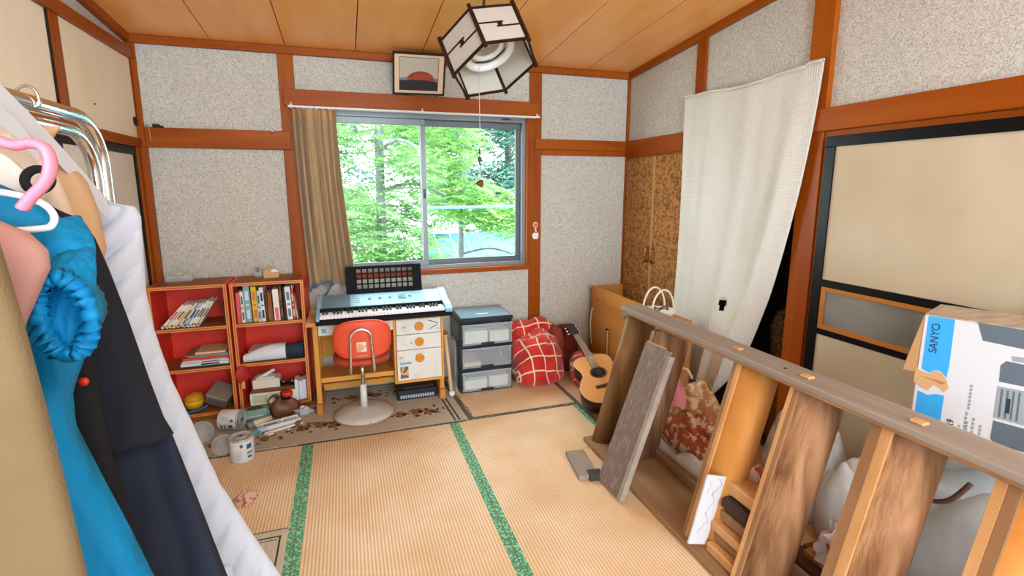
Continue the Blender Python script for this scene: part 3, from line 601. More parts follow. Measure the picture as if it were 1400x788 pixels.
# rolled poster, pen tray, glue
p = Vector((at(350, 577, y=-.47).x, -.475, 0))
o = top('rolled_paper', MB().lathe([(.022, 0), (.022, .15), (.018, .15), (.018, 0)], 20).xf(Tr(p.x-.045, p.y-.03, .03) @ Rz(radians(32)) @ Ry(radians(90))), mat('ivory_roll', 'd9cdb0', .6), 'short ivory tube lying between the tissue pack and the white pen box', 'tube')
part('band', MB().lathe([(.0228, .0), (.0228, .035), (.0222, .035), (.0222, 0)], 20).xf(Tr(p.x-.045, p.y-.03, .03) @ Rz(radians(32)) @ Ry(radians(90))), M_GREY, o)
p = Vector((at(381, 575, y=-.50).x, -.505, 0)); X = Tr(p.x, p.y, .0085) @ Rz(radians(20))
o = thing('pen_box', 'open white pen box lying on the rug', 'box', (p.x, p.y, .0085))
part('tray', MB().box(-.125, .125, -.032, .032, 0, .003).box(-.125, .125, -.035, -.032, 0, .026).box(-.125, .125, .032, .035, 0, .026).box(-.128, -.125, -.035, .035, 0, .026).box(.125, .128, -.035, .035, 0, .026).xf(X), M_WHITE, o)
part('label_panel', MB().box(-.115, .02, -.02, .031, .0035, .022, .003).xf(X), mat('pale_label', 'cfe0ea', .6), o)
part('print', MB().box(-.09, -.01, -.008, .006, .0222, .0228).xf(X), M_INK, o)
part('cover', MB().box(-.11, .125, -.006, .006, 0, .012).xf(Tr(p.x+.03, p.y-.065, .0085) @ Rz(radians(24))), M_WHITE, o)
part('lining', MB().box(.03, .12, -.03, .03, .0035, .02, .006).xf(X), M_FROST, o)
p = at(350, 596, z=0)
o = thing('glue_tube', 'small blue and white tube beside the upright can', 'tube', (p.x, p.y, .009))
part('tube_body', MB().lathe([(.009, 0), (.012, .03), (.012, .055)], 12).xf(Tr(p.x-.03, p.y, .021) @ Rz(.35) @ Ry(pi/2)), mat('sky_blue', '3fa0d0', .5), o)
part('cap', MB().lathe([(.014, 0), (.014, .035), (.006, .04)], 12).xf(Tr(p.x+.025, p.y+.02, .022) @ Rz(.35) @ Ry(pi/2)), mat('pale_blue', 'b9d8e4', .5), o)
for i, (u, v, sx, c, nm, cat) in enumerate(((370, 595, .022, 'e8e4dc', 'white pebble', 'pebble'), (395, 588, .012, 'eceae4', 'tiny white pebble', 'pebble'), (384, 600, .02, '5e3e26', 'brown wood chip', 'chip'), (362, 602, .028, '6b4a30', 'larger brown bark chip', 'chip'), (408, 580, .03, '8a5a34', 'curled brown shaving', 'chip'), (412, 588, .018, '5a3a24', 'dark brown crumb', 'chip'))):
    p = at(u, v, z=.01)
    top('pebble' if cat == 'pebble' else 'wood_chip', MB().lathe([(.001, 0), (sx*.8, sx*.15), (sx, sx*.4), (sx*.6, sx*.65), (.001, sx*.7)], 9).xf(Tr(p.x, p.y, .0084) @ Rz(i) @ Matrix.Scale(.6, 4, (0, 1, 0))), mat('bit_'+c, c, .7), '%s lying on the rug near the pen box, number %s' % (nm, ordn(i)) if False else '%s lying on the rug near the pen box' % nm, cat, 'bits on the rug')
# patterned cloth scrap on the mat, pale board at the lower left
p = at(338, 684, z=0)
def scrap(u, v):
    a = 2*pi*u; r = v
    return Vector((p.x-.01+.055*cos(a)*r*(1+.2*sin(3*a)), p.y+.06*sin(a)*r, .002+.035*(1-r*r)*(1+.4*sin(4*a))))
top('cloth_scrap', MB().grid(scrap, 24, 8, True), mat('floral_cloth', 'd8b8a0', .9, 0, 'c05850', 60, lo=.55, hi=.6), 'small pink flowered cloth scrap on the straw mat', 'cloth')
o = thing('folded_mat', 'pale ribbed mat with dark outline at the foot of the white quilt', 'mat', (.72, -1.8, 0))
part('mat_sheet', MB().box(.35, .918, -2.4, -1.60, .0025, .009, .002), mat('pale_rib', 'cfc4ae', .9, 0, 'b9ad97', 30, (6, .3, 1)), o)
part('outline', MB().box(.37, .896, -1.65, -1.642, .009, .0096).box(.888, .896, -2.38, -1.65, .009, .0096).box(.37, .878, -1.668, -1.664, .009, .0096), mat('rug_dark', '3b332c', .9), o)
part('ribbon_edge', MB().box(.35, .918, -1.600, -1.592, .0025, .007), mat('rug_fringe', '5c5245', .9), o)
# ---------------------------------------------------------------- desk
M_DWOOD = wood('desk_oak', 'd08a36', 'e2a450', 'x', 8); M_DWOODZ = wood('desk_oak_upright', 'd08a36', 'e2a450', 'z', 8); M_DTOP = wood('desk_top', 'd6aa78', 'e4c090', 'x', 6)
M_DFOOT = wood('desk_foot', 'a86a30', 'c88a4c', 'y', 8)
dk = thing('desk', 'oak study desk with three white drawers under the window', 'desk', (1.42, -.25, 0))
part('desk_top', MB().box(.958, 1.892, -.455, -.035, .635, .662, .004), M_DTOP, dk)
part('top_edge', MB().box(.958, 1.892, -.459, -.455, .637, .660, .001), M_DWOOD, dk)
for x in (1.010, 1.855):
    part('leg', MB().box(x-.016, x+.016, -.42, -.36, .06, .635, .003) if x < 1.5 else MB().box(x-.016, x+.016, -.42, -.36, .06, .17, .003), M_DWOODZ, dk)
    part('rear_leg', MB().box(x-.016, x+.016, -.12, -.06, .06, .635, .003), M_DWOODZ, dk)
    part('foot', MB().box(x-.022, x+.022, -.445, -.04, .0085, .085, .006), M_DFOOT, dk)
part('apron', MB().box(1.03, 1.52, -.435, -.42, .565, .632, .002), mat('desk_white', 'e2ddd2', .5, 0, 'd8d2c6', 8), dk)
o_ = part('apron_sticker', MB().box(1.050, 1.082, -.4365, -.435, .583, .613), mat('sticker_blue', '58a8d0', .6), dk)
part('foot_shelf', MB().box(1.026, 1.52, -.38, -.12, .225, .243, .002), M_DWOOD, dk)
part('shelf_lip', MB().box(1.026, 1.52, -.385, -.37, .215, .25, .002), M_DWOOD, dk)
part('stretcher', MB().box(1.03, 1.84, -.215, -.195, .095, .14, .003), M_DWOOD, dk)
part('low_shelf', MB().box(1.03, 1.5, -.19, -.07, .125, .14, .003), wood('dark_oak', '7a4a22', '94602e', 'x', 8), dk)
part('back_board', MB().box(1.026, 1.52, -.075, -.06, .30, .635, .002), M_DWOOD, dk)
cb = part('drawer_case', MB().box(1.517, 1.533, -.44, -.07, .165, .635, .002).box(1.853, 1.869, -.44, -.07, .165, .635, .002).box(1.533, 1.853, -.44, -.07, .165, .185, .002).box(1.533, 1.853, -.085, -.07, .185, .635), M_DWOODZ, dk)
M_DRW = mat('drawer_white', 'dcd8d0', .5, 0, 'd2ccc2', 14, lo=.5, hi=.75)
M_KNOB = mat('orange_knob', 'd88a1e', .4); KN = []
for i, (a, b) in enumerate(((.525, .632), (.412, .521), (.188, .408))):
    d = part('drawer', MB().box(1.536, 1.850, -.446, -.10, a, b, .002), M_DRW, dk)
    kz = (a+b)/2 if i < 2 else b-.062
    X = axes((1.695, -.446, kz), (1, 0, 0), (0, 0, 1), (0, -1, 0))
    part('knob', MB().lathe([(.030, 0), (.032, .006), (.027, .012), (.016, .012), (.015, .008), (.010, .008), (.008, .013), (.001, .013)], 24).xf(X), M_KNOB, d)
    if i == 0:
        part('arrow_mark', MB().box(0, .085, -.003, .003, -.0005, .0006, X=axes((1.762, -.4468, .617), (.80, 0, -.32), (.32, 0, .80), (0, -1, 0))).box(0, .07, -.003, .003, -.0005, .0006, X=axes((1.770, -.4468, .552), (.78, 0, .42), (-.42, 0, .78), (0, -1, 0))), mat('ink_black', '2a2c34', .7), d)
        part('sticker_rest', MB().box(1.575, 1.605, -.4472, -.446, .570, .585).box(1.822, 1.836, -.4472, -.446, .545, .560), mat('sticker_tan', 'd0a878', .7), d)
    if i == 1: part('smudge', MB().box(1.58, 1.592, -.4468, -.446, .455, .46).box(1.605, 1.612, -.4468, -.446, .44, .447).box(1.63, 1.645, -.4468, -.446, .458, .466), mat('smudge_grey', '8f8880', .8), d)
    if i == 2:
        part('sticker_photo', MB().box(1.556, 1.612, -.4475, -.446, .205, .290), mat('sticker_dark', '6a5a50', .6, 0, 'd8a878', 26, lo=.5, hi=.56), d)
        part('sticker_blue', MB().box(1.553, 1.635, -.4475, -.446, .308, .322), mat('sticker_blue', '58a8d0', .6), d)
        part('sticker_orange', MB().box(1.548, 1.578, -.4475, -.446, .35, .365), mat('sticker_tan', 'd0a878', .7), d)
# black cassette deck under the drawers
o = thing('cassette_deck', 'black cassette deck on the rug under the desk drawers', 'deck', (1.69, -.3, .008))
part('body', MB().box(1.535, 1.822, -.375, -.15, .0085, .085, .006), M_BLACK, o)
part('top_panel', MB().box(1.58, 1.80, -.36, -.17, .085, .10, .004), mat('dark_steel', '2d3036', .35), o)
part('back_bar', MB().box(1.535, 1.822, -.18, -.15, .085, .135, .004), M_BLACK, o)
for k in range(14): part('key', MB().box(1.555+k*.0178, 1.568+k*.0178, -.379, -.375, .022, .046, .001), mat('key_silver', 'a9afb6', .4), o)
# ---------------------------------------------------------------- keyboard
M_KBLUE = mat('silver_blue', '86b2c4', .35, .2); M_KDARK = mat('charcoal', '0a0d14', .7, spec=.2); M_KEYW = mat('key_white', 'eef0f2', .3)
kb = thing('keyboard', 'silver blue electronic keyboard with black music rest on the desk', 'keyboard', (1.465, -.33, .664))
KX0, KX1 = 1.045, 1.905
X = Tr(0, 0, 0)
part('base', MB().prism([(-.545, .664), (-.555, .672), (-.552, .690), (-.535, .700), (-.22, .700), (-.22, .664)], KX0-.020, KX1+.006, 0, axes((0, 0, 0), (0, 1, 0), (0, 0, 1), (1, 0, 0))), M_KDARK, kb)
part('control_panel', MB().prism([(-.405, .700), (-.405, .735), (-.375, .742), (-.255, .795), (-.215, .795), (-.215, .700)], KX0, KX1-.03, 0, axes((0, 0, 0), (0, 1, 0), (0, 0, 1), (1, 0, 0))), M_KBLUE, kb)
part('end_cheek', MB().prism([(-.548, .690), (-.548, .715), (-.50, .738), (-.38, .752), (-.255, .802), (-.205, .800), (-.205, .690)], KX1-.035, KX1+.012, 0, axes((0, 0, 0), (0, 1, 0), (0, 0, 1), (1, 0, 0))), M_KBLUE, kb)
part('end_cheek', MB().prism([(-.548, .690), (-.548, .712), (-.38, .745), (-.255, .798), (-.205, .798), (-.205, .690)], KX0-.016, KX0+.004, 0, axes((0, 0, 0), (0, 1, 0), (0, 0, 1), (1, 0, 0))), M_KBLUE, kb)
part('speaker_grille', MB().box(KX0+.02, KX0+.20, -.10, .06, 0, .003).xf(Tr(0, -.335, .765) @ Rx(radians(23.8)) @ Tr(0, .02, 0)), mat('grille', '5a6e7c', .5), kb)
part('key_felt', MB().box(KX0+.004, KX1-.036, -.425, -.404, .70, .744, .002), M_KDARK, kb)
for k in range(9): part('button', MB().box(0, .012, 0, .008, 0, .004, .001).xf(Tr(KX0+.215+.018*(k % 3), -.345+.022*(k//3), .758+.0098*(k//3))), M_WHITE, kb)
for k in range(5): part('button', MB().box(0, .02, 0, .007, 0, .004, .001).xf(Tr(KX0+.32+.07*k, -.318, .772)), M_KDARK, kb)
part('display', MB().box(0, .05, 0, .045, 0, .002).xf(Tr(KX1-.33, -.33, .766) @ Rx(radians(23.8))), mat('display_green', '5f8a86', .3), kb)
nw = 36; kw = (KX1-.038-KX0-.006)/nw
wm = bpy.data.meshes.new('white_key')
for k in range(nw):
    x = KX0+.005+k*kw
    part('white_key', MB().box(x+.0006, x+kw-.0006, -.540, -.425, .702, .722, .0015), M_KEYW, kb)
for k in range(nw-1):
    if k % 7 in (0, 1, 3, 4, 5):
        x = KX0+.005+(k+1)*kw; part('black_key', MB().box(x-.0058, x+.0058, -.492, -.425, .722, .735, .002), M_BLACK, kb)
st = part('music_rest', (lambda mb: mb)(MB()), M_KDARK, kb) if False else None
mb = MB(); W0, W1, HH = 0, .535, .195
c0, c1 = .07, .475; nx, nz = 10, 4; cw = (c1-c0)/nx; z0, z1 = .028, .178; ch = (z1-z0)/nz
mb.box(W0, c0, 0, .006, 0, HH, .001); mb.box(c1, W1, 0, .006, 0, HH, .001); mb.box(c0, c1, 0, .006, 0, z0); mb.box(c0, c1, 0, .006, z1, HH)
for i in range(nx+1): mb.box(c0+i*cw-.0055, c0+i*cw+.0055, 0, .006, z0, z1)
for j in range(nz+1): mb.box(c0, c1, .0003, .0057, z0+j*ch-.005, z0+j*ch+.005)
mb.box(W0, W1, -.018, 0, 0, .014, .002)
part('music_rest', mb.xf(Tr(1.222, -.225, .795) @ Rz(radians(0)) @ Rx(radians(-14))), M_KDARK, kb)
# blue cable behind the keyboard
top('blue_cable', MB().tube(smooth_path([(.975, -.07, .80), (.99, -.12, .84), (1.03, -.14, .855), (1.08, -.12, .87), (1.12, -.08, .86), (1.10, -.06, .80), (1.02, -.05, .7)], 5), .006, 8), mat('blue_webbing', '1874b4', .6), 'blue cable looped at the left end of the keyboard', 'cable')
# ---------------------------------------------------------------- swivel chair
ch_ = thing('swivel_chair', 'orange swivel chair with chrome bow back in front of the desk', 'chair', (1.30, -.55, .0085))
M_OR = mat('orange_vinyl', 'e2502c', .5, 0, 'dc4826', 6); M_ORD = mat('seat_red', 'a8361e', .6, 0, 'b84426', 30)
cx, cy = 1.298, -.50
part('base_dome', MB().lathe([(.195, .0085), (.200, .014), (.198, .022), (.15, .040), (.08, .055), (.03, .062), (.001, .063)], 40, 0, Tr(cx, cy, 0)), mat('cream_enamel', 'cdc8c0', .35, 0, 'c2bcb2', 8), ch_)
part('base_rim', MB().lathe([(.200, .0085), (.203, .012), (.203, .017), (.199, .020)], 40, 0, Tr(cx, cy, 0)), mat('rust_rim', 'a07868', .5), ch_)
part('column', MB().lathe([(.024, .06), (.022, .22)], 18, 0, Tr(cx, cy, 0)), mat('white_enamel', 'd6d6d2', .35), ch_)
part('piston', MB().lathe([(.012, .22), (.012, .385)], 14, 0, Tr(cx, cy, 0)), M_CHROME, ch_)
part('mount_plate', MB().box(cx-.09, cx+.09, cy-.09, cy+.09, .383, .395, .003), M_WHITE, ch_)
def seat(u, v):
    a = 2*pi*u; rr = .185*(abs(cos(a))**2.6+abs(sin(a))**2.6)**(-1/2.6); k = [0, .75, .97, 1.0, .97, .75, 0][v]; z = [.395, .396, .402, .42, .438, .446, .45][v]
    return Vector((cx+rr*cos(a)*k, cy+.02+rr*sin(a)*k*.98, z))
mb = MB(); mb.grid(lambda u, v: seat(u, round(v*6)), 32, 7, True); part('seat', mb, M_ORD, ch_)
def back(u, v):
    a = 2*pi*u; w, h = .182, .130; p_ = 3.0; rr = (abs(cos(a)/w)**p_+abs(sin(a)/h)**p_)**(-1/p_)
    k = [0, .5, .85, .97, 1, .97, .85, .5, 0][v]; d = [.016, .016, .015, .011, 0, -.011, -.015, -.016, -.016][v]
    x = rr*cos(a)*k; z = rr*sin(a)*k
    return Vector((cx+.008+x, cy-.145+d+.9*x*x, .578+z))
mb = MB(); mb.grid(lambda u, v: back(u, round(v*8)), 44, 9, True); bk = part('backrest', mb, M_OR, ch_)
def bowx(s): return cx-.001+s*.052
pts = [(cx-.075, cy-.03, .365), (cx-.074, cy-.12, .350), (cx-.074, cy-.165, .365), (cx-.071, cy-.180, .45), (cx-.066, cy-.180, .56)]
arc = [(cx-.001-.064*cos(a), cy-.180, .60+.055*sin(a)) for a in [0, .3, .7, 1.1, pi/2, pi-1.1, pi-.7, pi-.3, pi]]
full = pts+arc+[(2*cx-.002-x, y, z) for x, y, z in reversed(pts)]
part('bow_tube', MB().tube(smooth_path(full, 4), .0095, 10), M_CHROME, ch_)
for s in (-1, 1): part('bolt', MB().lathe([(.007, 0), (.006, .006), (.001, .008)], 10).xf(Tr(cx-.001+s*.065, cy-.189, .56) @ Rx(pi/2)), M_CHROME, ch_)
part('sticker', MB().box(cx-.03, cx+.03, cy-.163, cy-.1615, .502, .566), mat('sticker_plain', 'd8a06a', .6, 0, 'e6d8c0', 20, lo=.45, hi=.5), bk)
part('plate', MB().box(cx-.035, cx+.035, cy-.163, cy-.1612, .470, .480), M_GREY, bk)
p_ = (cx+.055, cy-.05, .16)
top('red_ball', MB().lathe([(.001, 0), (.014, .004), (.02, .016), (.018, .028), (.001, .036)], 16).xf(Tr(1.405, -.23, .1405)), mat('red_plastic', 'd83020', .4), 'small red ball on the desk stretcher behind the chair', 'ball')
p = at(515, 578, z=0)
top('plastic_wrapper', MB().grid(lambda u, v: Vector((p.x-.05+.09*u, p.y-.05+.10*v, .0085+.012+.010*sin(9*u+4*v)*sin(7*v+u))), 10, 10), M_CLEAR, 'clear plastic wrapper on the rug before the chair base', 'wrapper')
# sticks and bag between desk and drawer tower
o = thing('wooden_bat', 'pale wooden practice stick leaning beside the desk drawers', 'stick', (1.93, -.40, 0))
part('shaft', MB().tube([(1.925, -.415, .01), (1.915, -.35, .28), (1.905, -.30, .46)], [.013, .014, .016], 10), mat('pale_wood', 'dcb888', .6), o)
part('pommel', MB().lathe([(.018, 0), (.022, .02), (.016, .03)], 14).xf(Tr(1.904, -.298, .455)), mat('brown_cap', '7a4626', .5), o)
part('guard', MB().lathe([(.001, 0), (.02, .01), (.024, .03), (.015, .045)], 14).xf(Tr(1.926, -.418, .0085)), M_WHITE, o)
def bag(u, v):
    a = 2*pi*u; return Vector((1.965+.022*cos(a)*(1.1-.4*v)+.006*sin(7*v+3*a), -.30+.10*sin(a)*(1-.3*v)+.01*sin(5*a), .004+.42*v))
top('plastic_bag', MB().grid(bag, 18, 16, True), M_FROST, 'crinkled clear plastic bag squeezed beside the drawer tower', 'bag')
# ---------------------------------------------------------------- drawer tower
dt = thing('drawer_tower', 'three tier clear plastic drawer tower with blue grey lid', 'drawers', (2.205, -.20, 0))
M_NAVYP = mat('navy_plastic', '1d2632', .35)
x0, x1, y0, y1 = 2.005, 2.415, -.375, -.02
for i, (a, b) in enumerate(((.0, .178), (.184, .362), (.368, .552))):
    cse = part('tier_case', MB().box(x0, x0+.012, y0+.02, y1, a, b, .002).box(x1-.012, x1, y0+.02, y1, a, b, .002).box(x0, x1, y1-.01, y1, a, b).box(x0, x1, y0, y1, a, a+.012, .003).box(x0, x1, y0+.01, y1, b-.01, b+.004, .002), M_NAVYP, dt)
    if i == 2: part('side_window', MB().box(x0-.001, x0+.0005, y0+.06, y1-.06, a+.04, b-.03), mat('smoke_plastic', '5e676c', .35), cse)
    yo = y0-.012 if i < 2 else y0-.03
    dr = part('drawer', MB().box(x0+.014, x1-.014, yo, yo+.006, a+.014, b-.012, .004).box(x0+.014, x0+.018, yo, y1-.03, a+.014, b-.03).box(x1-.018, x1-.014, yo, y1-.03, a+.014, b-.03).box(x0+.014, x1-.014, yo, y1-.03, a+.014, a+.018), M_FROST, dt)
    part('rim', MB().box(x0+.008, x1-.008, yo-.006, yo+.004, b-.024, b-.010, .003), M_FROST, dr)
    part('finger_notch', MB().box((x0+x1)/2-.05, (x0+x1)/2+.05, yo-.003, yo+.001, a+.013, a+.03, .002), M_NAVYP, dr)
    part('contents', MB().box(x0+.03, x0+.21, yo+.015, y1-.08, a+.02, a+.10+.01*i, .006).box(x0+.225, x1-.03, yo+.02, y1-.08, a+.02, a+.11, .006) if i != 1 else MB().box(x0+.03, x0+.16, yo+.015, y1-.1, a+.02, a+.055, .006), [M_PAPER, mat('papers_beige', 'd8cbb4', .8)][i % 2 if i != 1 else 1], dr)
    if i != 1: part('contents_blue', MB().box(x0+.05, x0+.2, yo+.02, y1-.09, a+.105+.01*i, a+.118+.01*i, .002), mat('papers_blue', '8ab4c8', .7), dr)
ld = part('lid', MB().box(x0-.006, x1+.004, y0-.02, y1+.004, .557, .585, .010), M_NAVYP, dt)
part('lid_panel', MB().box(x0+.012, x1-.012, y0+.0, y1-.014, .5852, .588, .001), mat('lid_blue', '6f93a4', .18), ld)
part('lid_mark', MB().box(2.155, 2.245, y0+.085, y0+.10, .588, .590, .001), M_WHITE, ld)
# ---------------------------------------------------------------- red plaid blanket
def plaid():
    m = mat('red_plaid', 'c4241a', .9); nt, N, L, b = nodes(m)
    uv = N.new('ShaderNodeUVMap'); sp = N.new('ShaderNodeSeparateXYZ'); L.new(uv.outputs[0], sp.inputs[0])
    outs = []
    for ax in ('X', 'Y'):
        f = N.new('ShaderNodeMath'); f.operation = 'FRACT'; L.new(sp.outputs[ax], f.inputs[0])
        c = N.new('ShaderNodeMath'); c.operation = 'LESS_THAN'; c.inputs[1].default_value = .10; L.new(f.outputs[0], c.inputs[0]); outs.append(c)
    mx = N.new('ShaderNodeMath'); mx.operation = 'MAXIMUM'; L.new(outs[0].outputs[0], mx.inputs[0]); L.new(outs[1].outputs[0], mx.inputs[1])
    tc = N.new('ShaderNodeTexCoord'); n = N.new('ShaderNodeTexNoise'); n.inputs['Scale'].default_value = 5; L.new(tc.outputs['Object'], n.inputs['Vector'])
    cr = N.new('ShaderNodeValToRGB'); cr.color_ramp.elements[0].color = lin('b81c14'); cr.color_ramp.elements[1].color = lin('dc3424'); cr.color_ramp.elements[0].position = .35; cr.color_ramp.elements[1].position = .65; L.new(n.outputs[0], cr.inputs[0])
    c = N.new('ShaderNodeMixRGB'); L.new(mx.outputs[0], c.inputs[0]); L.new(cr.outputs[0], c.inputs[1]); c.inputs[2].default_value = lin('e8d8c0'); L.new(c.outputs[0], b.inputs['Base Color'])
    n2 = N.new('ShaderNodeTexNoise'); n2.inputs['Scale'].default_value = 160; L.new(tc.outputs['Object'], n2.inputs['Vector'])
    bp = N.new('ShaderNodeBump'); bp.inputs['Strength'].default_value = .4; bp.inputs['Distance'].default_value = .006; L.new(n2.outputs[0], bp.inputs['Height']); L.new(bp.outputs[0], b.inputs['Normal'])
    b.inputs['Sheen Weight'].default_value = .3
    return m
M_PLAID = plaid()
def uvgrid(o, nu, nv, su, sv, cu=False, ou=0, ov=0):
    me = o.data; l = me.uv_layers.new(name='UVMap'); n = nu*nv
    for p in me.polygons:
        idx = [me.loops[i].vertex_index for i in p.loop_indices]
        us = [(i % nu)/(nu if cu else nu-1) for i in idx]
        if cu and max(us)-min(us) > .5: us = [u+1 if u < .5 else u for u in us]
        for li, i, u in zip(p.loop_indices, idx, us): l.data[li].uv = (u*su+ou, (i//nu)/(nv-1)*sv+ov)
def heap(cx, cy, rx, ry, h, seed, k=.10, top_p=2.6):
    rnd = random.Random(seed); ph = [rnd.uniform(0, 6.28) for _ in range(8)]
    def fn(u, v):
        x = 2*u-1; y = 2*v-1
        # square to disc
        dx = x*math.sqrt(1-y*y/2); dy = y*math.sqrt(1-x*x/2); r = min(1, math.hypot(dx, dy)); a = math.atan2(dy, dx)
        R_ = 1+k*sin(3*a+ph[0])+k*.6*sin(5*a+ph[1])
        hh = max(0, 1-r**top_p)**.5
        z = h*hh*(1+.10*sin(4*dx+ph[2])+.08*sin(6*dy+ph[3]))+.035*sin(7*dx+5*dy+ph[4])*hh+.014*sin(15*dx-9*dy+ph[5])*hh
        return Vector((cx+rx*dx*R_*(1+.12*hh), cy+ry*dy*R_*(1+.12*hh), max(.003, z)+.002))
    return fn
def heap_obj(name, m, label, cat, args, n=44, su=3, sv=3, ou=0, ov=0, parent=None):
    mb = MB(); mb.grid(heap(*args), n, n)
    # underside lies on the floor
    base = [i for i in range(n)]+[j*n+n-1 for j in range(1, n)]+[(n-1)*n+i for i in range(n-2, -1, -1)]+[j*n for j in range(n-2, 0, -1)]
    mb.f.append(list(reversed(base))); mb.m.append(0); mb.s.append(False)
    o = top(name, mb, m, label, cat) if parent is None else part(name, mb, m, parent)
    uvgrid(o, n, n, su, sv, False, ou, ov); return o
from mathutils import noise as mnz
def lump(c, r, seed, amp=.14):
    def fn(u, v):
        a = 2*pi*u; b = (v-.5)*pi; e = .75
        d = Vector((cos(a)*max(0, cos(b))**e, sin(a)*max(0, cos(b))**e, (abs(sin(b))**e)*(1 if b > 0 else -1)))
        n = mnz.noise(d*1.3+Vector((seed, 0, 0)))+.5*(1-2*abs(mnz.noise(d*2.4+Vector((0, seed, 0)))))*.7
        k = 1+amp*n
        return Vector((c[0]+r[0]*d.x*k, c[1]+r[1]*d.y*k, max(.004, c[2]+r[2]*d.z*k)))
    return fn
def draped(name, m, par, c, r, seed, amp=.14, n=56, sc=.118, off=(0, 0)):
    mb = MB(); mb.grid(lump(c, r, seed, amp), n, n//2, True); o = part(name, mb, m, par)
    X = MW[par.name]; me = o.data; l = me.uv_layers.new(name='UVMap')
    for lp in me.loops:
        q = X @ me.vertices[lp.vertex_index].co; w_ = .05*mnz.noise(q*5)
        l.data[lp.index].uv = ((q.x+.22*q.z+w_)/sc+off[0], (q.z*.95+q.y*.85-.10*q.x+w_*.8)/sc+off[1])
    return o
bl = thing('plaid_blanket', 'crumpled red blanket with cream check lines heaped by the wall', 'blanket', (2.7, -.25, 0))
draped('bundle', M_PLAID, bl, (2.645, -.275, .165), (.205, .185, .215), 3, .24, off=(.2, .5))
draped('back_fold', M_PLAID, bl, (2.64, -.12, .25), (.225, .10, .20), 5, .24, off=(.5, .2))
draped('trailing_end', M_PLAID, bl, (3.06, -.52, .07), (.165, .34, .15), 9, .16, off=(.1, .7))
draped('brown_lining', mat('brown_lining', '8a3a20', .8, 0, '6d2614', 12), bl, (2.86, -.16, .2), (.075, .13, .20), 6)
o = top('dark_box', MB().box(2.93, 3.06, -.22, -.06, .002, .38, .01), mat('dark_red_box', '6e1c14', .7), 'small dark red box behind the guitar head', 'box')
# ---------------------------------------------------------------- guitar
M_SPR = wood('spruce_top', 'dc9c58', 'e8ae6c', 'y', 8, .3, .02); M_MAHO = wood('mahogany', '3a2014', '54301c', 'y', 8, .3)
gh = Vector((2.905, -.845, .235)); gn = Vector((2.945, -.395, .375))
gy = (gn-gh).normalized(); nrm = Vector((-.20, -.25, 1)); gz = (nrm-gy*nrm.dot(gy)).normalized(); gx = gy.cross(gz)
G = axes(gh, gx, gy, gz)
gt = thing('acoustic_guitar', 'acoustic guitar with a blond top lying back against the red blanket', 'guitar', gh)
half = [(0, -.300), (.07, -.295), (.13, -.270), (.17, -.225), (.185, -.17), (.178, -.11), (.150, -.055), (.122, -.015), (.115, .02), (.122, .06), (.135, .095), (.138, .13), (.125, .165), (.09, .188), (.045, .195), (0, .193)]
outl = half+[(-x, y) for x, y in reversed(half[1:-1])]
outl = [(p.x, p.y) for p in smooth_path([(x, y, 0) for x, y in outl+[outl[0]]], 3)][:-1]
part('sides', MB().prism(outl, -.100, -.003, 0, G, True), M_MAHO, gt)
part('soundboard', MB().prism([(x*.985, y*.985) for x, y in outl], -.003, .001, 0, G), M_SPR, gt)
part('binding', MB().tube([G @ Vector((x, y, 0)) for x, y in outl], .003, 6, True), mat('cream_binding', 'dcc49a', .5), gt)
part('sound_hole', MB().lathe([(.05, 0), (.05, .0012), (.001, .0012)], 28).xf(G @ Tr(0, 0, .001)), mat('hole_black', '0c0806', .9), gt)
part('rosette', MB().lathe([(.052, 0), (.052, .0016), (.062, .0016), (.062, 0)], 28).xf(G @ Tr(0, 0, .001)), mat('rosette', '7a4a28', .5), gt)
nk = part('neck', MB().prism([(-.028, .06), (.028, .06), (.022, .47), (-.022, .47)], -.022, .006, 0, G), M_MAHO, gt)
part('fretboard', MB().prism([(-.028, .045), (.028, .045), (.022, .47), (-.022, .47)], .006, .011, 0, G), mat('rosewood', '9a8468', .5), gt)
mb = MB()
for k in range(16):
    y = .47-(.47-.045)*(1-2**(-k/11)); 
    part('fret', MB().box(-.026, .026, y-.001, y+.001, .011, .0125).xf(G), M_CHROME, nk)
hd = part('headstock', MB().prism([(-.024, .47), (.024, .47), (.036, .50), (.032, .63), (0, .64), (-.032, .63), (-.036, .50)], -.016, .004, 0, G), mat('head_black', '2a1c14', .4), gt)
for k in range(3):
    for s in (-1, 1): part('tuner', MB().tube([(s*.034, .515+.04*k, -.006), (s*.055, .515+.04*k, -.006)], .006, 8).xf(G), M_CHROME, hd)
part('bridge', MB().box(-.075, .075, -.155, -.13, .001, .010, .003).xf(G), mat('rosewood_dark', '4a2c1a', .5), gt)
for k in range(6): part('string', MB().tube([(-.018+.0072*k, -.14, .012), (-.018+.0072*k, .47, .013)], .0006, 4).xf(G), M_GALV, gt)
# ---------------------------------------------------------------- dismantled wooden stand, basket, packages at the right back corner
M_PANEL = wood('tan_panel', 'b67834', 'c88a46', 'y', 5, .45)
tv = thing('wooden_stand', 'open tan wooden stand with a cable hole in the right back corner', 'stand', (3.4, -.45, 0))
part('side_board', MB().box(3.235, 3.253, -.92, -.09, .002, .708, .003), M_PANEL, tv)
part('rear_board', MB().box(3.253, 3.545, -.085, -.067, .002, .70, .003), M_PANEL, tv)
part('shelf_board', MB().box(3.253, 3.545, -.90, -.09, .18, .198, .002), M_PANEL, tv)
for (y, z) in ((-.30, .63), (-.42, .58), (-.21, .60)): part('dowel_hole', MB().lathe([(.007, 0), (.007, .002), (.001, .002)], 10).xf(Tr(3.235, y, z) @ Ry(-pi/2)), M_DARKGAP, tv)
part('cable_cutout', MB().box(3.2335, 3.236, -.415, -.355, .10, .40, .001), M_DARKGAP, tv)
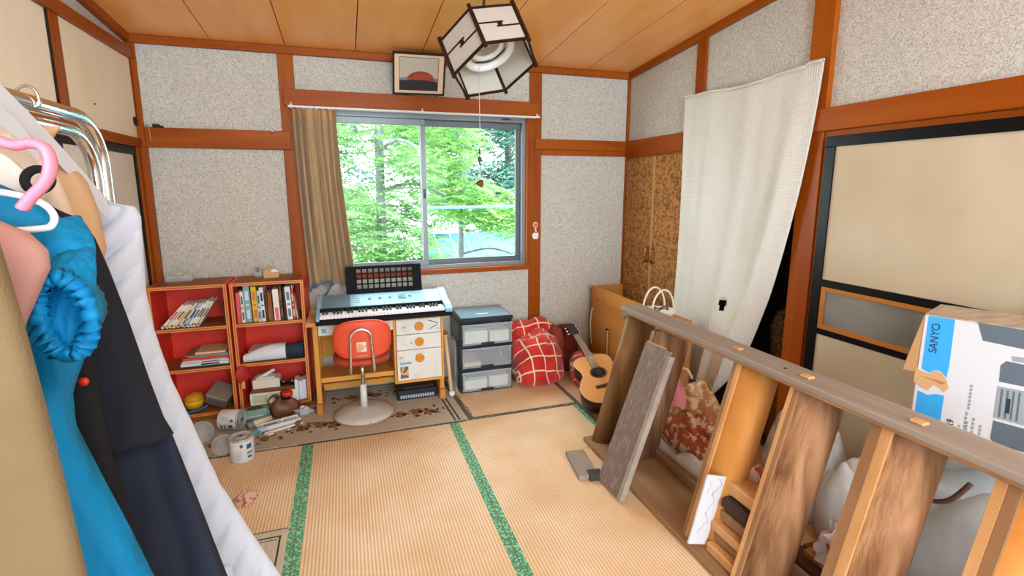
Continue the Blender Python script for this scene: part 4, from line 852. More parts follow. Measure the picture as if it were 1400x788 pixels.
part('batten', MB().box(3.22, 3.2345, -.412, -.392, .10, .385, .001), mat('pale_batten', 'e0c8a0', .6), tv)
top('white_cable', MB().tube(smooth_path([(3.232, -.14, .52), (3.215, -.14, .50), (3.205, -.14, .40), (3.205, -.15, .28), (3.21, -.16, .21)], 5), .005, 6), mat('cable_ivory', 'ddd2bc', .5), 'ivory cable hanging down the side of the wooden stand', 'cable')
o = top('cardboard_box', MB().box(3.06, 3.40, -1.20, -.96, .002, .665, .005), mat('kraft', 'c48c50', .8, 0, 'b67e44', 6), 'tall kraft cardboard box behind the wooden rack', 'box')
bs = thing('white_basket', 'white basket with two bowed handles behind the wooden rack', 'basket', (3.22, -1.07, .667))
M_BSK = mat('white_vinyl', 'e6ddcc', .5)
part('bowl', MB().lathe([(.06, 0), (.10, .03), (.115, .06), (.109, .06), (.09, .034), (.05, .006)], 28).xf(Tr(3.22, -1.07, .6665) @ Matrix.Scale(.9, 4, (0, 1, 0))), M_BSK, bs)
for dy in (-.05, .05): part('handle', MB().tube([(3.22+.085*cos(a), -1.07+dy, .72+.15*sin(a)) for a in [pi*k/14 for k in range(15)]], .0065, 8), M_BSK, bs)
part('string', MB().tube([(3.22+.05*cos(a), -1.10+.03*sin(a), .74+.008*sin(3*a)) for a in [2*pi*k/20 for k in range(20)]], .005, 6, True), mat('twine', '4a4640', .8), bs)
top('felt_hat', MB().lathe([(.07, 0), (.072, .03), (.055, .055), (.001, .062)], 20).xf(Tr(3.07, -1.0, .667) @ Matrix.Scale(.8, 4, (0, 1, 0))), mat('grey_felt', '8c8680', .9), 'small grey felt hat beside the white basket', 'hat')
top('rope_loop', MB().tube([(2.99+.03*cos(a), -1.13, .80+.05*sin(a)) for a in [pi*k/10-.4 for k in range(13)]], .006, 6), mat('cable_ivory', 'ddd2bc', .5), 'pale rope loop at the far end of the wooden rack', 'rope') if False else None
# ---------------------------------------------------------------- window dressing, picture, lamp, small wall things
M_CURT = mat('tan_curtain', 'a88a62', .9, 0, 'bc9e76', 20, (6, 6, .15), bump=.15, bs=200, sheen=.2)
cr = thing('curtain', 'gathered tan curtain drawn to the left side of the window', 'curtain', (1.1, -.07, .82))
def curt(u, v):
    z = 2.068-(1.235+.015*sin(20*u))*v; w0 = .925+.04*v; w1 = 1.225+.085*v**1.5
    x = w0+(w1-w0)*u; d = .036*sin(u*pi*2*6.5+.6*sin(3*v)+.9*sin(u*9))*(.65+.35*v)+.013*sin(u*47+2*v)
    return Vector((x+.010*sin(u*pi*2*6.5+1.2), -.085-d, z))
mb = MB(); mb.grid(curt, 110, 26); n0 = len(mb.v); mb.grid(lambda u, v: curt(u, v)+Vector((0, .003, 0)), 110, 26)
part('drape', mb, M_CURT, cr)
part('header_tape', MB().grid(lambda u, v: curt(u, v*.05)+Vector((0, -.002, .004)), 110, 3), mat('curtain_tape', 'c2986c', .85), cr)
for k in range(8): part('hook', MB().lathe([(.006, -.004), (.006, .004)], 8).xf(Tr(.935+.04*k, -.085, 2.075) @ Rx(pi/2)), M_WHITE, cr)
rl = thing('curtain_rail', 'white double curtain rail above the window', 'curtain rail', (1.82, -.07, 2.08))
part('rail', MB().box(.915, 2.742, -.095, -.080, 2.078, 2.090, .002).box(.93, 2.72, -.065, -.052, 2.078, 2.090, .002), M_WHITE, rl)
for x in (.935, 1.82, 2.72): part('bracket', MB().box(x-.008, x+.008, -.097, -.045, 2.090, 2.097, .001).tube([(x, -.075, 2.097), (x, -.075, 2.112)], .005, 6), M_WHITE, rl)
# picture leaning out from the window head
pc = thing('framed_picture', 'black framed mountain picture leaning out above the window', 'picture', (1.80, -.05, 2.206))
a = Vector((1.617, -.045, 2.208)); uz = (Vector((1.612, -.19, 2.465))-a).normalized(); ux = Vector((1, 0, .012)).normalized(); un = ux.cross(uz).normalized(); ux = uz.cross(un).normalized()
PX = axes(a, ux, uz, -un if (-un).y > 0 else un)
nrm_ = -un if (-un).y < 0 else un
PX = axes(a, ux, uz, ux.cross(uz)); W, H = .372, .292
# PX local z = outward normal candidate
sg = 1 if PX.to_3x3().col[2].y < 0 else -1
def pbox(x0, x1, y0, y1, d0, d1, bv=0): return MB().box(x0, x1, y0, y1, sg*d0, sg*d1, bv).xf(PX)
part('frame', MB().box(0, W, 0, .012, sg*-.012, sg*.008, .002).box(0, W, H-.012, H, sg*-.012, sg*.008, .002).box(0, .012, 0, H, sg*-.012, sg*.008, .002).box(W-.012, W, 0, H, sg*-.012, sg*.008, .002).xf(PX), mat('black_frame', '17110e', .35), pc)
part('backing', pbox(.006, W-.006, .006, H-.006, -.010, -.003), mat('backing_board', '6a4a30', .8), pc)
part('mount', pbox(.012, W-.012, .012, H-.012, -.003, -.001), mat('peach_mount', 'ecd2b0', .7), pc)
ix0, ix1, iy0, iy1 = .048, W-.052, .034, H-.034
pr = part('print', pbox(ix0, ix1, iy0, iy1, -.001, 0), mat('print_sky', 'c3c0b0', .7), pc)
def pshape(nm, poly, d, m): part(nm, MB().prism(poly, sg*d*.5, sg*d).xf(PX), m, pr)
iw, ih = ix1-ix0, iy1-iy0
pshape('print_haze', [(ix0, iy0+ih*.36), (ix0+iw*.3, iy0+ih*.44), (ix1, iy0+ih*.38), (ix1, iy0+ih*.2), (ix0, iy0+ih*.2)], .0008, mat('print_bluegrey', '76889a', .7))
pshape('print_hill', [(ix0+iw*.18, iy0+ih*.25)]+[(ix0+iw*(.55-.37*cos(pi*k/14)), iy0+ih*(.30+.30*sin(pi*k/14))) for k in range(15)]+[(ix0+iw*.95, iy0+ih*.25)], .0012, mat('print_red', 'b4502c', .7, 0, '8a3a24', 30))
pshape('print_ground', [(ix0, iy0), (ix1, iy0), (ix1, iy0+ih*.27), (ix0+iw*.6, iy0+ih*.33), (ix0, iy0+ih*.30)], .0016, mat('print_dark', '23282e', .7))
part('print_outline', MB().box(ix0-.003, ix1+.003, iy0-.003, iy0, 0, sg*.0012).box(ix0-.003, ix1+.003, iy1, iy1+.003, 0, sg*.0012).box(ix0-.003, ix0, iy0, iy1, 0, sg*.0012).box(ix1, ix1+.003, iy0, iy1, 0, sg*.0012).xf(PX), mat('outline_black', '2a2622', .7), pr)
for x in (.10, .315): part('rest_clip', MB().box(x-.006, x+.006, -.004, .012, sg*-.012, sg*.014, .001).xf(PX), mat('clip_brown', '3a2618', .5), pc)
# hexagonal paper lantern, hanging askew
LX = Tr(1.979, -1.41, 2.108) @ Rx(-.46) @ Ry(-.232) @ Rz(pi)
ln = thing('paper_lantern', 'hexagonal white paper lantern with dark wooden frame hung askew from the ceiling', 'ceiling lamp', (1.979, -1.41, 2.108))
M_LF = wood('lantern_wood', '26140e', '3c2218', 'z', 12, .4); M_LP = mat('lantern_paper', 'e4e0d6', .9, bump=.05, bs=200)
nt, N, L, b = nodes(M_LP); tl = N.new('ShaderNodeBsdfTranslucent'); tl.inputs[0].default_value = lin('efe9dc'); mx = N.new('ShaderNodeMixShader'); mx.inputs[0].default_value = .4
L.new(b.outputs[0], mx.inputs[1]); L.new(tl.outputs[0], mx.inputs[2]); L.new(mx.outputs[0], N['Material Output'].inputs[0])
RR, HL = .22, .192
hx = [Vector((RR*cos(pi/3*k), RR*sin(pi/3*k), 0)) for k in range(6)]
for k in range(6):
    p0, p1 = hx[k], hx[(k+1) % 6]; ex = (p1-p0).normalized(); ln_ = (p1-p0).length; out = Vector((ex.y, -ex.x, 0))
    mid = (p0+p1)/2
    if out.dot(mid) < 0: out = -out
    PXk = LX @ axes(p0, ex, Vector((0, 0, 1)), out)
    part('corner_post', MB().box(-.009, .009, -.009, .009, -.016, HL+.02, .002).xf(LX @ Tr(*p0) @ Rz(pi/3*k)), M_LF, ln)
    pn = part('paper_panel', MB().box(.006, ln_-.006, .004, HL-.004, -.003, -.001).xf(PXk), M_LP, ln)
    part('rail', MB().box(.006, ln_-.006, -.004, .007, -.007, .004, .001).xf(PXk), M_LF, ln)
    part('rail', MB().box(.006, ln_-.006, HL-.007, HL+.004, -.007, .004, .001).xf(PXk), M_LF, ln)
    part('lattice', MB().box(.006, ln_*.60, HL*.53, HL*.53+.006, -.001, .003).box(ln_*.42, ln_-.006, HL*.41, HL*.41+.006, -.001, .003).box(ln_*.46, ln_*.56, HL*.41, HL*.56, -.001, .0025).xf(PXk), M_LF, pn)
part('top_paper', MB().prism([(p.x*.97, p.y*.97) for p in hx], HL-.004, HL-.002).xf(LX), M_LP, ln)
part('ring_tube', MB().tube([(.115*cos(2*pi*k/32), .115*sin(2*pi*k/32), .10) for k in range(32)], .020, 12, True).xf(LX), mat('tube_white', 'f0f0ee', .3), ln)
part('small_ring_tube', MB().tube([(.075*cos(2*pi*k/28), .075*sin(2*pi*k/28), .125) for k in range(28)], .014, 10, True).xf(LX), mat('tube_white', 'f0f0ee', .3), ln)
part('fitting', MB().lathe([(.001, .14), (.05, .14), (.06, .15), (.06, HL-.004)], 24).xf(LX), mat('fitting_grey', 'a8a49c', .5), ln)
part('socket', MB().tube([LX @ Vector(p) for p in ((.06, .03, .135), (.085, .045, .10), (.10, .05, .075))], .008, 8), mat('socket_peach', 'e8b480', .5), ln)
tp = LX @ Vector((0, 0, HL)); ce_ = Vector((1.955, -1.33, CZ(-1.33)))
part('hanging_cord', MB().tube([tp, (tp+ce_)/2, ce_], .007, 8), M_BLACK, ln)
part('ceiling_rose', MB().lathe([(.045, 0), (.045, -.025), (.03, -.035), (.001, -.036)], 20).xf(Tr(*ce_)), M_BLACK, ln)
# pull cord with charms
c0 = LX @ Vector((.02, .0, .12)); c0 = Vector((at(655, 92, y=-1.40).x, -1.40, at(655, 92, y=-1.40).z))
cb_ = at(657, 250, y=-1.40)
pcord = part('pull_cord', MB().tube([c0, at(656, 170, y=-1.40), cb_], .0016, 6), mat('string_grey', 'd0ccc4', .7), ln)
q = at(656, 218, y=-1.40); part('black_charm', MB().box(q.x-.010, q.x+.010, q.y-.006, q.y+.006, q.z-.012, q.z+.012, .004).tube([(q.x, q.y, q.z+.05), (q.x, q.y, q.z-.045)], .0035, 6), M_BLACK, pcord)
part('brown_bell', MB().lathe([(.001, .018), (.010, .012), (.018, -.004), (.022, -.016), (.001, -.018)], 12).xf(Tr(*cb_) @ Ry(.6)), mat('bell_brown', '6a3f2a', .5), pcord)
# stickers on the post, hooks on the rail
o = top('balloon_sticker', MB().lathe([(.022, 0), (.022, .0012), (.001, .0012)], 20).xf(Tr(2.737, -.0182, 1.236) @ Rx(pi/2) @ Matrix.Scale(1.15, 4, (0, 1, 0))), mat('sticker_cream', 'e8d8c4', .5), 'round orange balloon sticker on the post right of the window', 'sticker')
part('disc', MB().lathe([(.015, .0012), (.015, .002), (.001, .002)], 18).xf(Tr(2.737, -.0182, 1.236) @ Rx(pi/2)), mat('sticker_orange', 'e06a34', .5), o)
part('tail', MB().box(2.731, 2.745, -.0195, -.0182, 1.188, 1.21), mat('sticker_cream', 'e8d8c4', .5), o)
ap = [(0, -.026), (.012, -.030), (.022, -.020), (.028, 0), (.024, .012), (.030, .018), (.018, .026), (.006, .022), (0, .020), (-.010, .026), (-.022, .022), (-.030, .004), (-.026, -.016), (-.014, -.030)]
o = top('apple_sticker', MB().prism(ap, 0, .0012, 0, axes((2.738, -.0182, 1.146), (1, 0, 0), (0, 0, 1), (0, -1, 0))), mat('sticker_white', 'eceae8', .5), 'white apple shaped sticker low on the post right of the window', 'sticker')
part('leaf', MB().prism([(0, .026), (.010, .034), (.008, .046), (-.002, .038)], 0, .0012, 0, axes((2.738, -.0182, 1.146), (1, 0, 0), (0, 0, 1), (0, -1, 0))), mat('sticker_white', 'eceae8', .5), o)
o = thing('rail_clip', 'black spring clip with string on the rail near the left corner', 'clip', (.13, -.04, 1.925))
part('jaw', MB().box(.105, .145, -.05, -.02, 1.925, 1.945, .005).box(.135, .165, -.045, -.025, 1.922, 1.935, .004), M_BLACK, o)
part('pin', MB().tube([(.065, -.035, 1.933), (.115, -.035, 1.933)], .003, 6), M_CHROME, o)
part('thread', MB().tube([(.085, -.04, 1.932), (.088, -.042, 1.88), (.089, -.042, 1.84)], .0015, 5), mat('string_grey', 'd0ccc4', .7), o)
o = thing('rail_hook', 'small metal screw hook on the rail left of the curtain', 'hook', (.795, -.04, 1.905))
part('hook', MB().tube(smooth_path([(.795, -.034, 1.915), (.795, -.055, 1.912), (.805, -.066, 1.918), (.812, -.06, 1.93)], 4), .005, 8), M_CHROME, o)
part('base', MB().lathe([(.010, 0), (.008, .006)], 12).xf(Tr(.795, -.034, 1.915) @ Rx(pi/2)), mat('brass', '8a5a26', .35, .8), o)
# white crinkled cotton sheet pinned over the closet opening
M_SHEET = mat('crinkle_cotton', 'dedbd2', .9, 0, 'd4d0c6', 6, (1, 1, .2))
nt, N, L, b = nodes(M_SHEET); tc = N.new('ShaderNodeTexCoord'); bl_ = []
for axis, s_, d_ in (('Z', 26, .6), ('Y', 22, 2.0)):
    wv = N.new('ShaderNodeTexWave'); wv.bands_direction = axis; wv.inputs['Scale'].default_value = s_; wv.inputs['Distortion'].default_value = d_; wv.inputs['Detail'].default_value = 2; L.new(tc.outputs['Object'], wv.inputs['Vector']); bl_.append(wv)
ad = N.new('ShaderNodeMath'); ad.operation = 'ADD'; L.new(bl_[0].outputs['Fac'], ad.inputs[0]); L.new(bl_[1].outputs['Fac'], ad.inputs[1])
bp = N.new('ShaderNodeBump'); bp.inputs['Strength'].default_value = .35; bp.inputs['Distance'].default_value = .006; L.new(ad.outputs[0], bp.inputs['Height']); L.new(bp.outputs[0], b.inputs['Normal'])
sh = thing('cotton_sheet', 'white crinkled cotton sheet pinned up over the closet opening', 'sheet', (3.5, -1.3, .02))
def sheet(u, v):
    yl = -.808-.04*v-.03*sin(3*v); 
    yr = -1.872+.10*v+.22*v**2.0+.10*max(0, v-.7)
    y = yl+(yr-yl)*u
    zt = 2.145+.010*sin(9*u)+(.012 if abs(u-.5) > .4 else 0)
    zb = .03+.10*u**2+(.28*max(0, u-.72)/.28)
    z = zt+(zb-zt)*v
    fold = (.018*sin(u*19+1.2*v)+.010*sin(u*41+3*v))*(.12+.88*v)+.035*v*sin(u*6)
    x = 3.535-.04*v-.055*v*v+fold*.9
    if u > .86: x += .05*(u-.86)/.14*v
    return Vector((x, y, z))
mb = MB(); mb.grid(sheet, 90, 60)
# the small ragged hole
keep = []; 
hy, hz = at(986, 419, x=3.47).y, at(986, 419, x=3.47).z
nf = []
for f in mb.f:
    c = sum((mb.v[i] for i in f), Vector())/4
    if abs(c.y-hy) < .020+.012*((c.z-hz)/.035) and abs(c.z-hz) < .034: continue
    nf.append(f)
mb.f = nf; mb.m = [0]*len(nf); mb.s = [True]*len(nf)
so = part('sheet', mb, M_SHEET, sh)
md = so.modifiers.new('thick', 'SOLIDIFY'); md.thickness = .002
part('hem', MB().tube([sheet(i/40, 0)+Vector((-.004, 0, -.004)) for i in range(41)], .006, 6, flat=1.6), M_SHEET, sh)
for u in (.0, .06, 1.0): q = sheet(u, 0 if u != .06 else .0); part('pin', MB().lathe([(.006, 0), (.006, .004), (.001, .006)], 10).xf(Tr(q.x-.006, q.y, q.z-.004) @ Ry(-pi/2)), M_CHROME, sh)
q = sheet(.015, .065); part('button', MB().lathe([(.009, 0), (.009, .004), (.001, .005)], 12).xf(Tr(q.x-.003, q.y, q.z) @ Ry(-pi/2)), M_WHITE, sh)
# things just inside the closet
o = top('wicker_hamper', MB().lathe([(.16, 0), (.20, .15), (.21, .34), (.18, .42), (.14, .44), (.001, .45)], 24).xf(Tr(3.88, -1.66, .36)), mat('wicker', '5a3c26', .8, 0, '9a7048', 40, lo=.45, hi=.6, bump=.8, bs=40), 'brown woven hamper inside the closet beside the sheet', 'hamper')
top('closet_crate', MB().box(3.68, 4.1, -1.90, -1.44, .0, .36, .005), mat('brown_board', '7a4a28', .7), 'brown wooden crate on the closet floor carrying the hamper', 'crate')
# ---------------------------------------------------------------- wooden stair rack standing on the mat
M_RAILW = wood('weathered_rail', '8b8076', 'a79c90', 'y', 7, .6, .15); M_DKWOOD = wood('dark_tread', '765638', '9c7c56', 'z', 10, .35, .1)
M_ORTREAD = wood('orange_tread', 'c07c34', 'da9c58', 'z', 7, .4, .05); M_BRTREAD = wood('brown_tread', '7c5438', 'c0946e', 'z', 16, .6, .6)
M_STRIP = wood('pale_strip', 'c08c58', 'd8a874', 'z', 8, .55); M_STRIPD = wood('dull_strip', '8a6544', 'a47c58', 'z', 8, .6); M_BTM = wood('bottom_rail', '8a6a4a', 'a5835f', 'y', 8, .6)
rk = thing('stair_rack', 'wooden open stair lying on its side with rounded treads between two long rails', 'stair', (2.75, -2.2, 0))
SH = .28
def lean(y): return Matrix(((1, 0, SH, 2.582), (0, 1, 0, y), (0, 0, 1, 0), (0, 0, 0, 1)))
part('top_rail', MB().box(2.790, 2.930, -3.42, -1.29, .803, .838, .005), M_RAILW, rk)
part('rail_edge', MB().box(2.786, 2.790, -3.42, -1.30, .804, .815, .001), M_STRIPD, rk)
part('bottom_rail', MB().box(2.560, 2.86, -3.42, -1.30, .0035, .030, .004), M_BTM, rk)
part('bottom_lip', MB().box(2.835, 2.86, -3.42, -1.30, .030, .075, .003), M_BTM, rk)
for y in (-2.175, -2.52, -2.9): part('peg', MB().box(2.83, 2.862, y-.02, y+.02, .838, .848, .003), M_STRIP, rk)
for y in (-2.15, -2.42): part('nail_hole', MB().lathe([(.007, 0), (.007, .0015), (.001, .0015)], 8).xf(Tr(2.85, y, .838)), M_DARKGAP, rk)
def tread(y, m, strip, th, bulge, depth=.155, kind='d', z1=.803):
    if kind == 'log': pl = [(.105-.105*cos(a), -.052+.060*sin(a)) for a in [2*pi*k/26 for k in range(26)]]
    elif kind == 'flat': pl = [(0, 0), (0, -.03), (depth, -.03), (depth, 0)]
    else: pl = [(.004, 0), (.004, -th)]+[(.004+(depth-.004)*(.5-.5*cos(pi*k/12)), -th-bulge*sin(pi*k/12)**.7) for k in range(1, 12)]+[(depth, -th*.6), (depth, 0)]
    t = part('tread', MB().prism(pl, .03, z1, 0, lean(y), True), m, rk)
    for (a, b, ms) in strip: part('front_strip', MB().box(-.004, .006, -b, -a, .031, min(.802, z1-.001), .001, 0, lean(y)), ms, t)
tread(-1.31, M_DKWOOD, [], 0, 0, .21, 'log')
tread(-1.615, M_BRTREAD, [(0, .03, M_STRIPD)], .03, 0, .25, 'flat', .775)
tread(-2.205, M_ORTREAD, [(0, .020, M_STRIPD), (.020, .040, M_STRIP)], .04, .11)
tread(-2.490, M_BRTREAD, [(0, .018, M_STRIP), (.018, .038, M_STRIPD)], .038, .11)
tread(-2.795, M_BRTREAD, [(0, .034, M_STRIPD), (.034, .066, M_STRIP)], .066, .10)
tread(-3.115, M_ORTREAD, [(0, .026, M_STRIP), (.026, .055, M_STRIPD)], .055, .07)
# board leaning on the rack, loose plank, short slats, printed panel
b0, b1 = Vector((2.452, -1.70, .004)), Vector((2.728, -1.678, .735)); ez = (b1-b0); Lb = ez.length; ez.normalize(); ey = Vector((0, 1, 0)); ey = (ey-ez*ez.dot(ey)).normalized(); ex = ey.cross(ez)
BX = axes(b0, ex, ey, ez)
o = thing('leaning_board', 'weathered grey brown board leaning against the front of the stair', 'board', (2.45, -1.82, 0))
part('plank', MB().box(-.012, .008, -.195, 0, .012, Lb, .002).xf(BX), mat('scuffed_board', '7a6860', .7, 0, 'a89a8e', 40, (1, 5, .25), lo=.56, hi=.66, bump=.2, bs=60), o)
part('edge_batten', MB().box(-.018, .012, -.225, -.195, .012, Lb-.02, .002).xf(BX), M_RAILW, o)
part('end_cap', MB().box(-.010, .010, -.15, -.01, Lb, Lb+.006, .001).xf(BX), M_STRIP, o)
q = at(795, 632, z=.03)
o = thing('loose_plank', 'short grey plank lying on the mat before the stair', 'plank', (q.x, q.y, .003))
LP = Tr(q.x, q.y, .0035) @ Rz(radians(-9))
part('plank', MB().box(-.055, .055, -.13, .13, 0, .026, .003).xf(LP), M_RAILW, o)
part('metal_catch', MB().box(.0, .075, -.15, -.085, .0, .034, .004).xf(LP), mat('dark_catch', '3a342e', .6), o)
part('wire', MB().tube([(.0, .1, .03), (.06, .13, .034), (.14, .12, .03)], .002, 5).xf(LP), M_STRIP, o)
for i, (u, v, m, hh) in enumerate(((999, 656, M_STRIP, .045), (988, 681, mat('dark_bark', '3a2a20', .8), .05), (973, 696, M_STRIP, .04), (963, 712, M_STRIPD, .035), (957, 725, M_STRIP, .035), (945, 741, M_STRIP, .04))):
    pass
zz = .031
for i, (hh, m, nm) in enumerate(((.048, M_STRIP, 'pale'), (.042, M_STRIPD, 'dull brown'), (.044, M_STRIP, 'light tan'), (.052, M_STRIPD, 'worn'), (.060, None, 'dark bark'), (.060, M_STRIP, 'honey'))):
    x0 = 2.600+SH*zz+(.02 if i % 2 else 0)
    m = m or mat('dark_bark', '3a2a20', .8, 0, '52402f', 12, bump=.3, bs=40)
    top('timber_offcut', MB().box(x0, x0+.10, -2.486, -2.330+.006*(i % 3), zz, zz+hh-.004, .006 if nm != 'dark bark' else .02), m, '%s short offcut in the stack between two treads, %s from the bottom' % (nm, ordn(i)), 'offcut', 'short offcuts stacked in the stair')
    zz += hh
o = thing('printed_panel', 'white panel with a faint flower drawing against the orange tread', 'panel', (2.66, -2.262, .03))
qd = [at(*c, y=-2.322) for c in ((941, 744), (968, 650), (1001, 653), (975, 745))]
pl = [(p.x, p.z) for p in qd]; PA = axes((0, -2.322, 0), (1, 0, 0), (0, 0, 1), (0, -1, 0))
part('panel', MB().prism(pl, -.008, .0).xf(PA), mat('panel_white', 'cfd0d6', .7), o)
px0, pz0 = .5*(pl[0][0]+pl[3][0]), pl[0][1]
for k, (dx, dz, w_, h_) in enumerate(((.0, .04, .05, .09), (.03, .12, .04, .10), (.06, .20, .05, .07), (.02, .22, .02, .05))):
    part('drawing', MB().tube(smooth_path([(px0+dx-w_*.5, pz0+dz, .001), (px0+dx+w_*.1, pz0+dz+h_*.35, .001), (px0+dx+w_*.5, pz0+dz+h_*.5, .001), (px0+dx+w_*.2, pz0+dz+h_, .001)], 5), .0014, 5).xf(PA), mat('drawing_%d' % (k % 2), ('a8a6b8', 'b8b8a0')[k % 2], .7), o)
# ---------------------------------------------------------------- heap of things between the stair and the sliding doors
M_ANIM = mat('bear_fleece', 'b07040', .95, 0, 'd8b48c', 16, lo=.48, hi=.55, det=2, bump=.3, bs=150, sheen=.4)
M_FLOR = mat('orange_print_quilt', 'a8552c', .9, 0, 'd8b89a', 22, lo=.5, hi=.56, det=2, bump=.2, bs=120)
M_WHC = mat('white_cotton', 'dedbd6', .9, 0, 'c9c4be', 6, bump=.2, bs=30); M_DIRTY = mat('soiled_white_bag', 'd2d0cc', .6, 0, '8f7f70', 9, lo=.5, hi=.75, bump=.3, bs=18)
heap_obj('white_cushion', M_WHC, 'flat white cushion under the brown fleece behind the stair', 'cushion', (3.04, -1.78, .15, .38, .105, 21, .04, 4), 30)
def lift(o, dz): o.location.z += dz
o = heap_obj('print_quilt', M_FLOR, 'orange brown flowered quilt folded behind the stair', 'quilt', (3.06, -1.74, .13, .32, .15, 22, .06, 3.2), 34); lift(o, .085)
o = heap_obj('fleece_blanket', M_ANIM, 'tan fleece blanket with bear print behind the stair', 'blanket', (3.17, -1.58, .12, .25, .22, 23, .08, 2.6), 34); lift(o, .11)
o_ = part('piping', MB().tube(smooth_path([(3.05, -1.58, .26), (3.09, -1.47, .33), (3.13, -1.50, .36), (3.10, -1.60, .33), (3.07, -1.72, .27)], 5), .008, 6), mat('cream_piping', 'd8b890', .9), o)
part('bear_nose', MB().lathe([(.001, 0), (.018, .004), (.012, .012), (.001, .014)], 12).xf(Tr(3.08, -1.62, .335)), M_BLACK, o)
part('pink_trim', MB().grid(heap(3.0, -1.58, .05, .07, .10, 31), 14, 14).xf(Tr(0, 0, .2)), mat('pink_fleece', 'e08a90', .95), o)
heap_obj('white_sack', M_DIRTY, 'soiled white sack slumped behind the dark tread', 'sack', (3.30, -2.16, .15, .20, .42, 24, .06, 3), 30)
heap_obj('white_bundle', M_WHC, 'plump white bundle below the sliding door', 'bundle', (3.28, -2.46, .16, .14, .36, 25, .05, 3), 30)
heap_obj('print_bag', M_FLOR, 'orange patterned bag on the mat behind the orange tread', 'bag', (3.04, -2.22, .10, .14, .20, 26, .06, 3), 26)
for i, (x0, z0, c, ln2) in enumerate(((2.92, .004, 'dark brown', 0), (3.03, .004, 'reddish brown', .05), (2.97, .034, 'chestnut', .1))):
    top('floor_plank', MB().box(x0, x0+.10, -3.35+ln2, -2.38-ln2, z0, z0+.028, .003), wood('plank_%d' % i, ('4e3020', '7a4424', '8a5a30')[i], ('64402a', '94592f', 'a4723e')[i], 'y', 8), '%s plank lying lengthwise behind the stair' % c, 'plank', 'planks lying behind the stair')
def crumple(c, r, seed, n=14):
    rnd = random.Random(seed)
    def fn(u, v):
        a = 2*pi*u; b = (v-.5)*pi; k = 1 if v in (0, 1) else rnd.uniform(.6, 1.25)
        return Vector((c[0]+r[0]*cos(a)*cos(b)*k, c[1]+r[1]*sin(a)*cos(b)*k, c[2]+r[2]*sin(b)*(k if v > .2 else 1)))
    return MB().grid(fn, n, n-4, True, sm=False)
top('crumpled_wrapper', crumple((2.93, -2.66, .185), (.055, .09, .115), 4), mat('red_white_wrapper', 'e4dcd6', .6, 0, 'c04a44', 14, lo=.55, hi=.6), 'crumpled red and white wrapper between the two brown treads', 'wrapper')
M_TARP = mat('tarp_white', 'ccd8de', .45, 0, 'a0a8aa', 5, lo=.4, hi=.8, bump=.5, bs=9)
o = heap_obj('tarp_bundle', M_TARP, 'bundle wrapped in pale blue grey plastic sheet under the stereo carton', 'bundle', (3.33, -2.98, .22, .42, .53, 27, .03, 6), 40)
part('cord', MB().tube(smooth_path([(3.11, -2.70, .60), (3.09, -2.76, .52), (3.075, -2.82, .49), (3.08, -2.88, .52), (3.10, -2.92, .60)], 6), .008, 6), mat('brown_cord', '4a2c1c', .7), o)
# ---------------------------------------------------------------- stereo carton
bx = at(1264, 431, x=3.12); dn = Vector((.353, -.935, 0)).normalized(); nw_ = Vector((dn.y, -dn.x, 0)); dv = Vector((0, 0, -1))
if nw_.x > 0: nw_ = -nw_
SX = axes(bx, dn, dv, nw_)          # x along the print, y down, z outward
BL, BH, BD = .50, bx.z-.665, .23
bt = thing('stereo_carton', 'white and blue stereo carton standing on end behind the stair', 'carton', (bx.x+.2, bx.y-.2, .665))
M_CARD = mat('carton_white', 'cbccd0', .55); M_KR = mat('carton_kraft', 'c89a6a', .8)
part('carton_body', MB().box(0, BL, 0, BH, -BD, 0, .003).xf(SX), M_CARD, bt)
part('carton_top', MB().box(.0, BL, -.004, 0, -BD, -.004, .001).xf(SX), mat('carton_taped', '9a9088', .35, 0, 'c4b49c', 9, (1, 4, 4)), bt)
def fuv(u, v):
    d = fw + rt*((u-PPX)/F_PX) - up*((v-PPY)/F_PX); t = (bx-CAM).dot(nw_)/d.dot(nw_); p = CAM+d*t-bx
    return (p.dot(dn), p.dot(dv))
def decal(nm, px, d, m, par=None):
    return part(nm, MB().prism([fuv(*c) for c in px], 0, d).xf(SX), m, par or bt)
M_CBL = mat('carton_blue', '2f9fe0', .5); M_CGR = mat('print_slate', '56636e', .5); M_CGL = mat('print_silver', '8f989c', .5); M_CDK = mat('print_navy', '1c2a40', .5)
decal('blue_band', [(1270, 432), (1306, 437.5), (1298, 500), (1294, 517), (1287, 509), (1280, 506), (1270, 510), (1260, 504)], .0008, M_CBL)
decal('blue_band', [(1255, 534), (1268, 540), (1280, 539), (1291, 541), (1280, 612), (1246, 600)], .0008, M_CBL)
decal('torn_patch', [(1252, 502), (1261, 508), (1270, 511), (1280, 507), (1288, 511), (1295, 522), (1297, 531), (1290, 537), (1284, 531), (1276, 527), (1268, 534), (1259, 530), (1249, 522)], .0012, M_KR)
decal('tear', [(1256, 513), (1285, 521), (1293, 524), (1288, 526), (1272, 519)], .0016, mat('tear_brown', 'a87440', .8))
decal('printed_stereo', [(1337, 441), (1420, 455), (1420, 482), (1344, 466)], .0008, M_CGR)
decal('printed_stereo', [(1368, 500), (1376, 494), (1420, 503), (1420, 533), (1366, 522)], .0008, M_CGR)
g_ = decal('printed_deck', [(1364, 528), (1420, 539), (1420, 588), (1358, 571)], .0008, M_CGL)
for k in range(4): decal('deck_line', [(1369+8*k, 532+1.6*k), (1372+8*k, 532.6+1.6*k), (1367+8*k, 571+1.9*k), (1364+8*k, 570.4+1.9*k)], .0013, M_CGR, g_)
decal('deck_door', [(1376, 545), (1382, 546), (1380, 566), (1374, 565)], .0016, M_CDK, g_)
decal('printed_stereo', [(1358, 575), (1420, 592), (1420, 624), (1360, 608), (1354, 600)], .0008, M_CGR)
